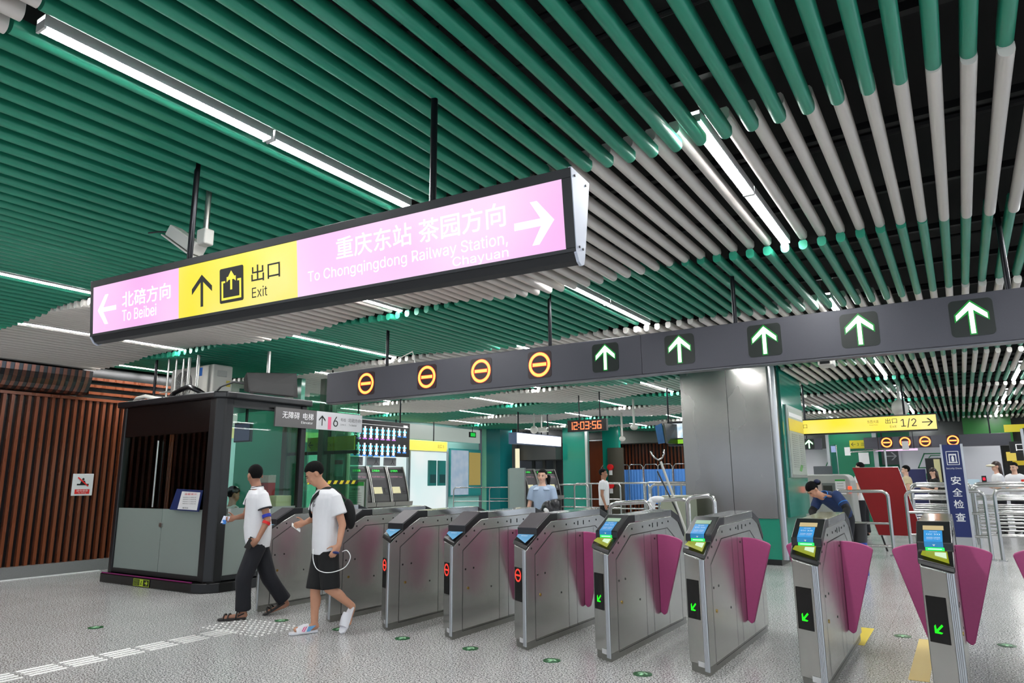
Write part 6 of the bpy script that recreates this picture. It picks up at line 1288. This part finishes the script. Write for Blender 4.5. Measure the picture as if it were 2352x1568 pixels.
# ---------------------------------------------------------------- back of the hall, right
struct('wall_green', MB().box(-4.0, -2.5, 27.9, 28.1, 0, 4.15).box(-3.9, -1.45, 28.9, 29.1, 0, 4.15), mat('green_glazed_wall', (.09, .42, .30), .25, 0, .05, 1), 'green glazed wall behind the baggage scanner')
solo('post', MB().box(-4.08, -3.98, 27.8, 27.9, 0, 4.15), ALU, 'pale post at the left end of the green wall', 'post'); solo('post', MB().box(-2.56, -2.42, 27.8, 27.9, 0, 4.15), ALU, 'pale post at the right end of the green wall', 'post')
t = thing('hoarding', 'white hoarding with green outline logo behind the security lanes', 'hoarding', (-.6, 28, 0)); bd = part('board', MB().box(-1.75, 1.15, 28, 28.1, .2, 2.66), PALE, t); part('end_post', MB().box(-1.8, -1.72, 27.95, 28.12, 0, 2.66), ALU, t)
LG = mat('logo_green', (.10, .45, .28), .4)
def stroke(pts, w):
    o = []
    for a, b in zip(pts, pts[1:]):
        a, b = Vector(a), Vector(b); d = (b - a).normalized(); n = Vector((-d.y, d.x)) * w / 2; a = a - d * w / 2; b = b + d * w / 2; o.append([tuple(a + n), tuple(a - n), tuple(b - n), tuple(b + n)])
    return o
def logo(t, cx, cz, y, sc):
    pl = stroke([(.42, -.18), (.55, .02), (.72, .02)], .05) + stroke([(-.55, -.38), (-.20, .38), (.75, .38)], .06) + stroke([(-.55, -.38), (.45, -.38)], .06) + stroke([(.42, .12), (-.02, .12), (.10, .27), (.52, .27)], .045) + stroke([(.42, .12), (.28, -.20)], .05) + stroke([(-.02, .12), (-.16, -.16), (.05, -.16)], .045)
    shape2d(pl, LG, t, (cx, y, cz), (1, 0, 0), UP, sc, 'logo', .004)
logo(bd, -.90, 2.08, 27.998, .62)
text('重庆', LG, bd, (-.9, 27.998, 1.55), (1, 0, 0), UP, .22, .5)
t = thing('hoarding', 'white hoarding with part of the green logo beside the column poster', 'hoarding', (-4.5, 28.4, 0)); bd = part('board', MB().box(-4.95, -4.12, 28.4, 28.5, .2, 2.6), PALE, t); logo(bd, -4.0, 1.95, 28.398, .62)
t = thing('wall_sign', 'olive yellow exit sign with left arrow on the green wall', 'sign', (-2.9, 27.86, 2.5)); yp = part('panel', MB().box(-3.30, -2.60, 27.84, 27.9, 2.55, 2.84), mat('olive_yellow_panel', (.72, .68, .10), .4), t); shape2d(rot2d(arrow_up(.1, .42), math.pi / 2), TXTK, yp, (-3.18, 27.838, 2.7), (1, 0, 0), UP, .15, 'arrow'); text('3 出口', mat('dark_green_lettering', (.2, .3, .1), .5), yp, (-2.85, 27.838, 2.7), (1, 0, 0), UP, .13, .42)
t = thing('wall_sign', 'grey board with pale right arrow behind the security lanes', 'sign', (-2.0, 28.85, 2.2)); yp = part('panel', MB().box(-2.4, -1.85, 28.84, 28.9, 1.98, 2.56), mat('mid_grey_board', (.38, .39, .40), .5), t); shape2d(rot2d(arrow_up(.1, .42), -math.pi / 2), PALE, yp, (-2.08, 28.838, 2.28), (1, 0, 0), UP, .34, 'arrow')
t = thing('notice', 'white notice on the green wall beside the pale post', 'notice', (-2.9, 27.85, 2)); part('sheet', MB().box(-3.05, -2.72, 27.86, 27.9, 2.0, 2.4), WHITE, t)
t = thing('tube_light', 'pink lit tube hanging under the small red lane sign', 'lamp', (-1.7, 26.8, 2.4)); part('tube', MB().box(-2.4, -1.15, 26.8, 26.86, 2.40, 2.46), emit('pink_tube', (1, .78, .98), 1.2, sample=False), t); 
for x in (-2.3, -1.25): part('rod', MB().cyl((x, 26.83, 2.46), (x, 26.83, 4.15), .012), ROD, t)
t = thing('steel_arm', 'thin steel bar with white box ends before the green wall', 'bar', (-2.4, 24, 2.2)); part('bar', MB().cyl((-2.85, 24, 2.30), (-1.35, 24, 2.38), .02, n=8), TUBE, t); part('end_box', MB().box(-3.0, -2.85, 23.95, 24.05, 2.2, 2.45), WHITE, t); part('end_box', MB().box(-1.42, -1.25, 23.95, 24.05, 2.32, 2.58), WHITE, t); part('post', MB().cyl((-1.9, 24.03, 0), (-1.9, 24.03, 2.34), .03), TUBE, t)
struct('wall_niche', MB().box(1.3, 6, 30, 30.2, 0, 4.15), mat('dark_niche', (.06, .07, .06), .4), 'dark passage beyond the hoarding')
struct('wall_niche_green', MB().box(.2, 1.6, 29.2, 29.3, 2.6, 4.15), mat('bright_green_panel', (.12, .40, .14), .3), 'green panel above the hoarding')
t = thing('hanging_sign', 'bright yellow lit sign in the far right passage', 'hanging sign', (1.8, 28.5, 3.1)); part('panel', MB().box(1.35, 2.6, 28.5, 28.6, 2.98, 3.22), emit('far_yellow_sign', (.85, .80, .15), .7, sample=False), t); part('rod', MB().cyl((2, 28.55, 3.2), (2, 28.55, 4.15), .02), ROD, t)
t = thing('hanging_sign', 'black sign with white line number 2 at the right edge', 'hanging sign', (1.9, 26, 2.4)); p_ = part('panel', MB().box(1.30, 2.3, 26, 26.08, 2.22, 2.56), BLACK, t); text('口2', emit('white_sign_glyph', (1, 1, 1), 1, sample=False), p_, (1.66, 25.998, 2.38), (1, 0, 0), UP, .2, .42); part('rod', MB().cyl((1.8, 26.04, 2.56), (1.8, 26.04, 4.15), .02), ROD, t)
t = thing('post', 'black post with pale edge at the right picture edge', 'post', (1.7, 22, 0)); part('core', MB().box(1.42, 1.8, 21.8, 22.1, 0, 2.72), BLACK, t); part('pale_edge', MB().box(1.36, 1.42, 21.8, 21.86, 0, 2.7), ALU, t)
t = thing('shop_light', 'row of yellow lit shop fittings in the far passage', 'lamp', (1.6, 29, 2)); part('fitting', MB().box(1.35, 1.62, 29.4, 29.5, 2.05, 2.35), emit('shop_cream', (.9, .8, .35), .8, sample=False), t); part('fitting', MB().box(1.5, 2.1, 29.4, 29.5, 1.9, 2.05), emit('shop_yellow', (.8, .7, .08), .7, sample=False), t); part('stand', MB().box(1.5, 1.56, 29.42, 29.46, 0, 1.9), BLACK, t)
for i, (x, z) in enumerate(((1.3, 1.0), (-.45, 1.2))):
    pass
t = thing('information_screen', 'dark upright machine between the two women left of the blue board', 'display', (-.75, 26, 0)); part('case', MB().box(-.95, -.50, 26, 26.2, 0, 2.12), BLACK, t, bevel=.01); part('pale_strip', MB().box(-.72, -.55, 25.99, 26, 1.2, 2.08), mat('cream_strip', (.72, .70, .52), .4), t)
t = thing('counter', 'navy counter panel with small print behind the woman in beige', 'counter', (-1.3, 26.5, 0)); part('panel', MB().box(-1.6, -1.0, 26.5, 26.9, 0, 1.78), mat('navy_counter', (.13, .15, .33), .45), t)
t = thing('desk', 'pale security desk with a red lit scanner behind the barriers', 'desk', (.7, 25.5, 0)); part('desk_body', MB().box(.1, 1.3, 25.5, 26, 0, 1.30), PALE, t); 
t = thing('red_scanner', 'small black scanner with red light on the pale security desk', 'scanner', (.55, 25.6, 1.3)); part('body', MB().box(.48, .60, 25.55, 25.65, 1.30, 1.55), BLACK, t); part('light', MB().box(.51, .57, 25.54, 25.55, 1.42, 1.5), emit('scanner_red', (1, .1, .2), 2, sample=False), t)
t = thing('tablet', 'pale lit tablet on the security desk', 'tablet', (.2, 25.6, 1.3)); part('screen', MB().box(.12, .42, 25.6, 25.65, 1.30, 1.45), emit('tablet_screen', (.7, .8, .85), .8, sample=False), t)
# ceiling fittings beyond the lane sign
for x, y, z, l in ((-1.35, 9.9, 2.95, 'white box camera hanging under the right part of the lane sign'),):
    t = thing('security_camera', l, 'security camera', (x, y, z)); part('pole', MB().cyl((x, y, z + .25), (x, y, 4.15), .025), STEEL, t); part('housing', MB().box(x - .09, x + .09, y - .15, y + .15, z, z + .2), OFFW, t, bevel=.02); part('lens', MB().box(x - .06, x + .06, y - .16, y - .15, z + .02, z + .1), BLACKG, t); part('sun_shield', MB().box(x - .1, x + .1, y - .18, y + .15, z + .2, z + .215), OFFW, t)
t = thing('speaker_dome', 'pale dome fitting above the yellow exit sign', 'ceiling fitting', (-1.0, 16.6, 2.9)); part('dome', MB().ell((-1.0, 17.6, 3.02), (.17, .17, .20)), OFFW, t, smooth=True); part('pole', MB().cyl((-1.0, 17.6, 3.1), (-1.0, 17.6, 4.15), .03), OFFW, t)
for i, s_ in enumerate(((-12.35, 12.3), (-12.35, 12.9), (-12.35, 13.5))):
    t = thing('instruction_panel', f'small grey instruction panel above the near ticket machines, {("left", "middle", "right")[i]} one', 'panel', (s_[0], s_[1], 1.95), group='instruction panels'); p_ = part('panel', MB().box(-12.30, -12.27, s_[1] - .22, s_[1] + .22, 1.9, 2.1), mat('grey_panel', (.55, .55, .56), .5), t); text('人', TXTK, p_, (-12.268, s_[1] + .08, 2.0), Y1, UP, .13)
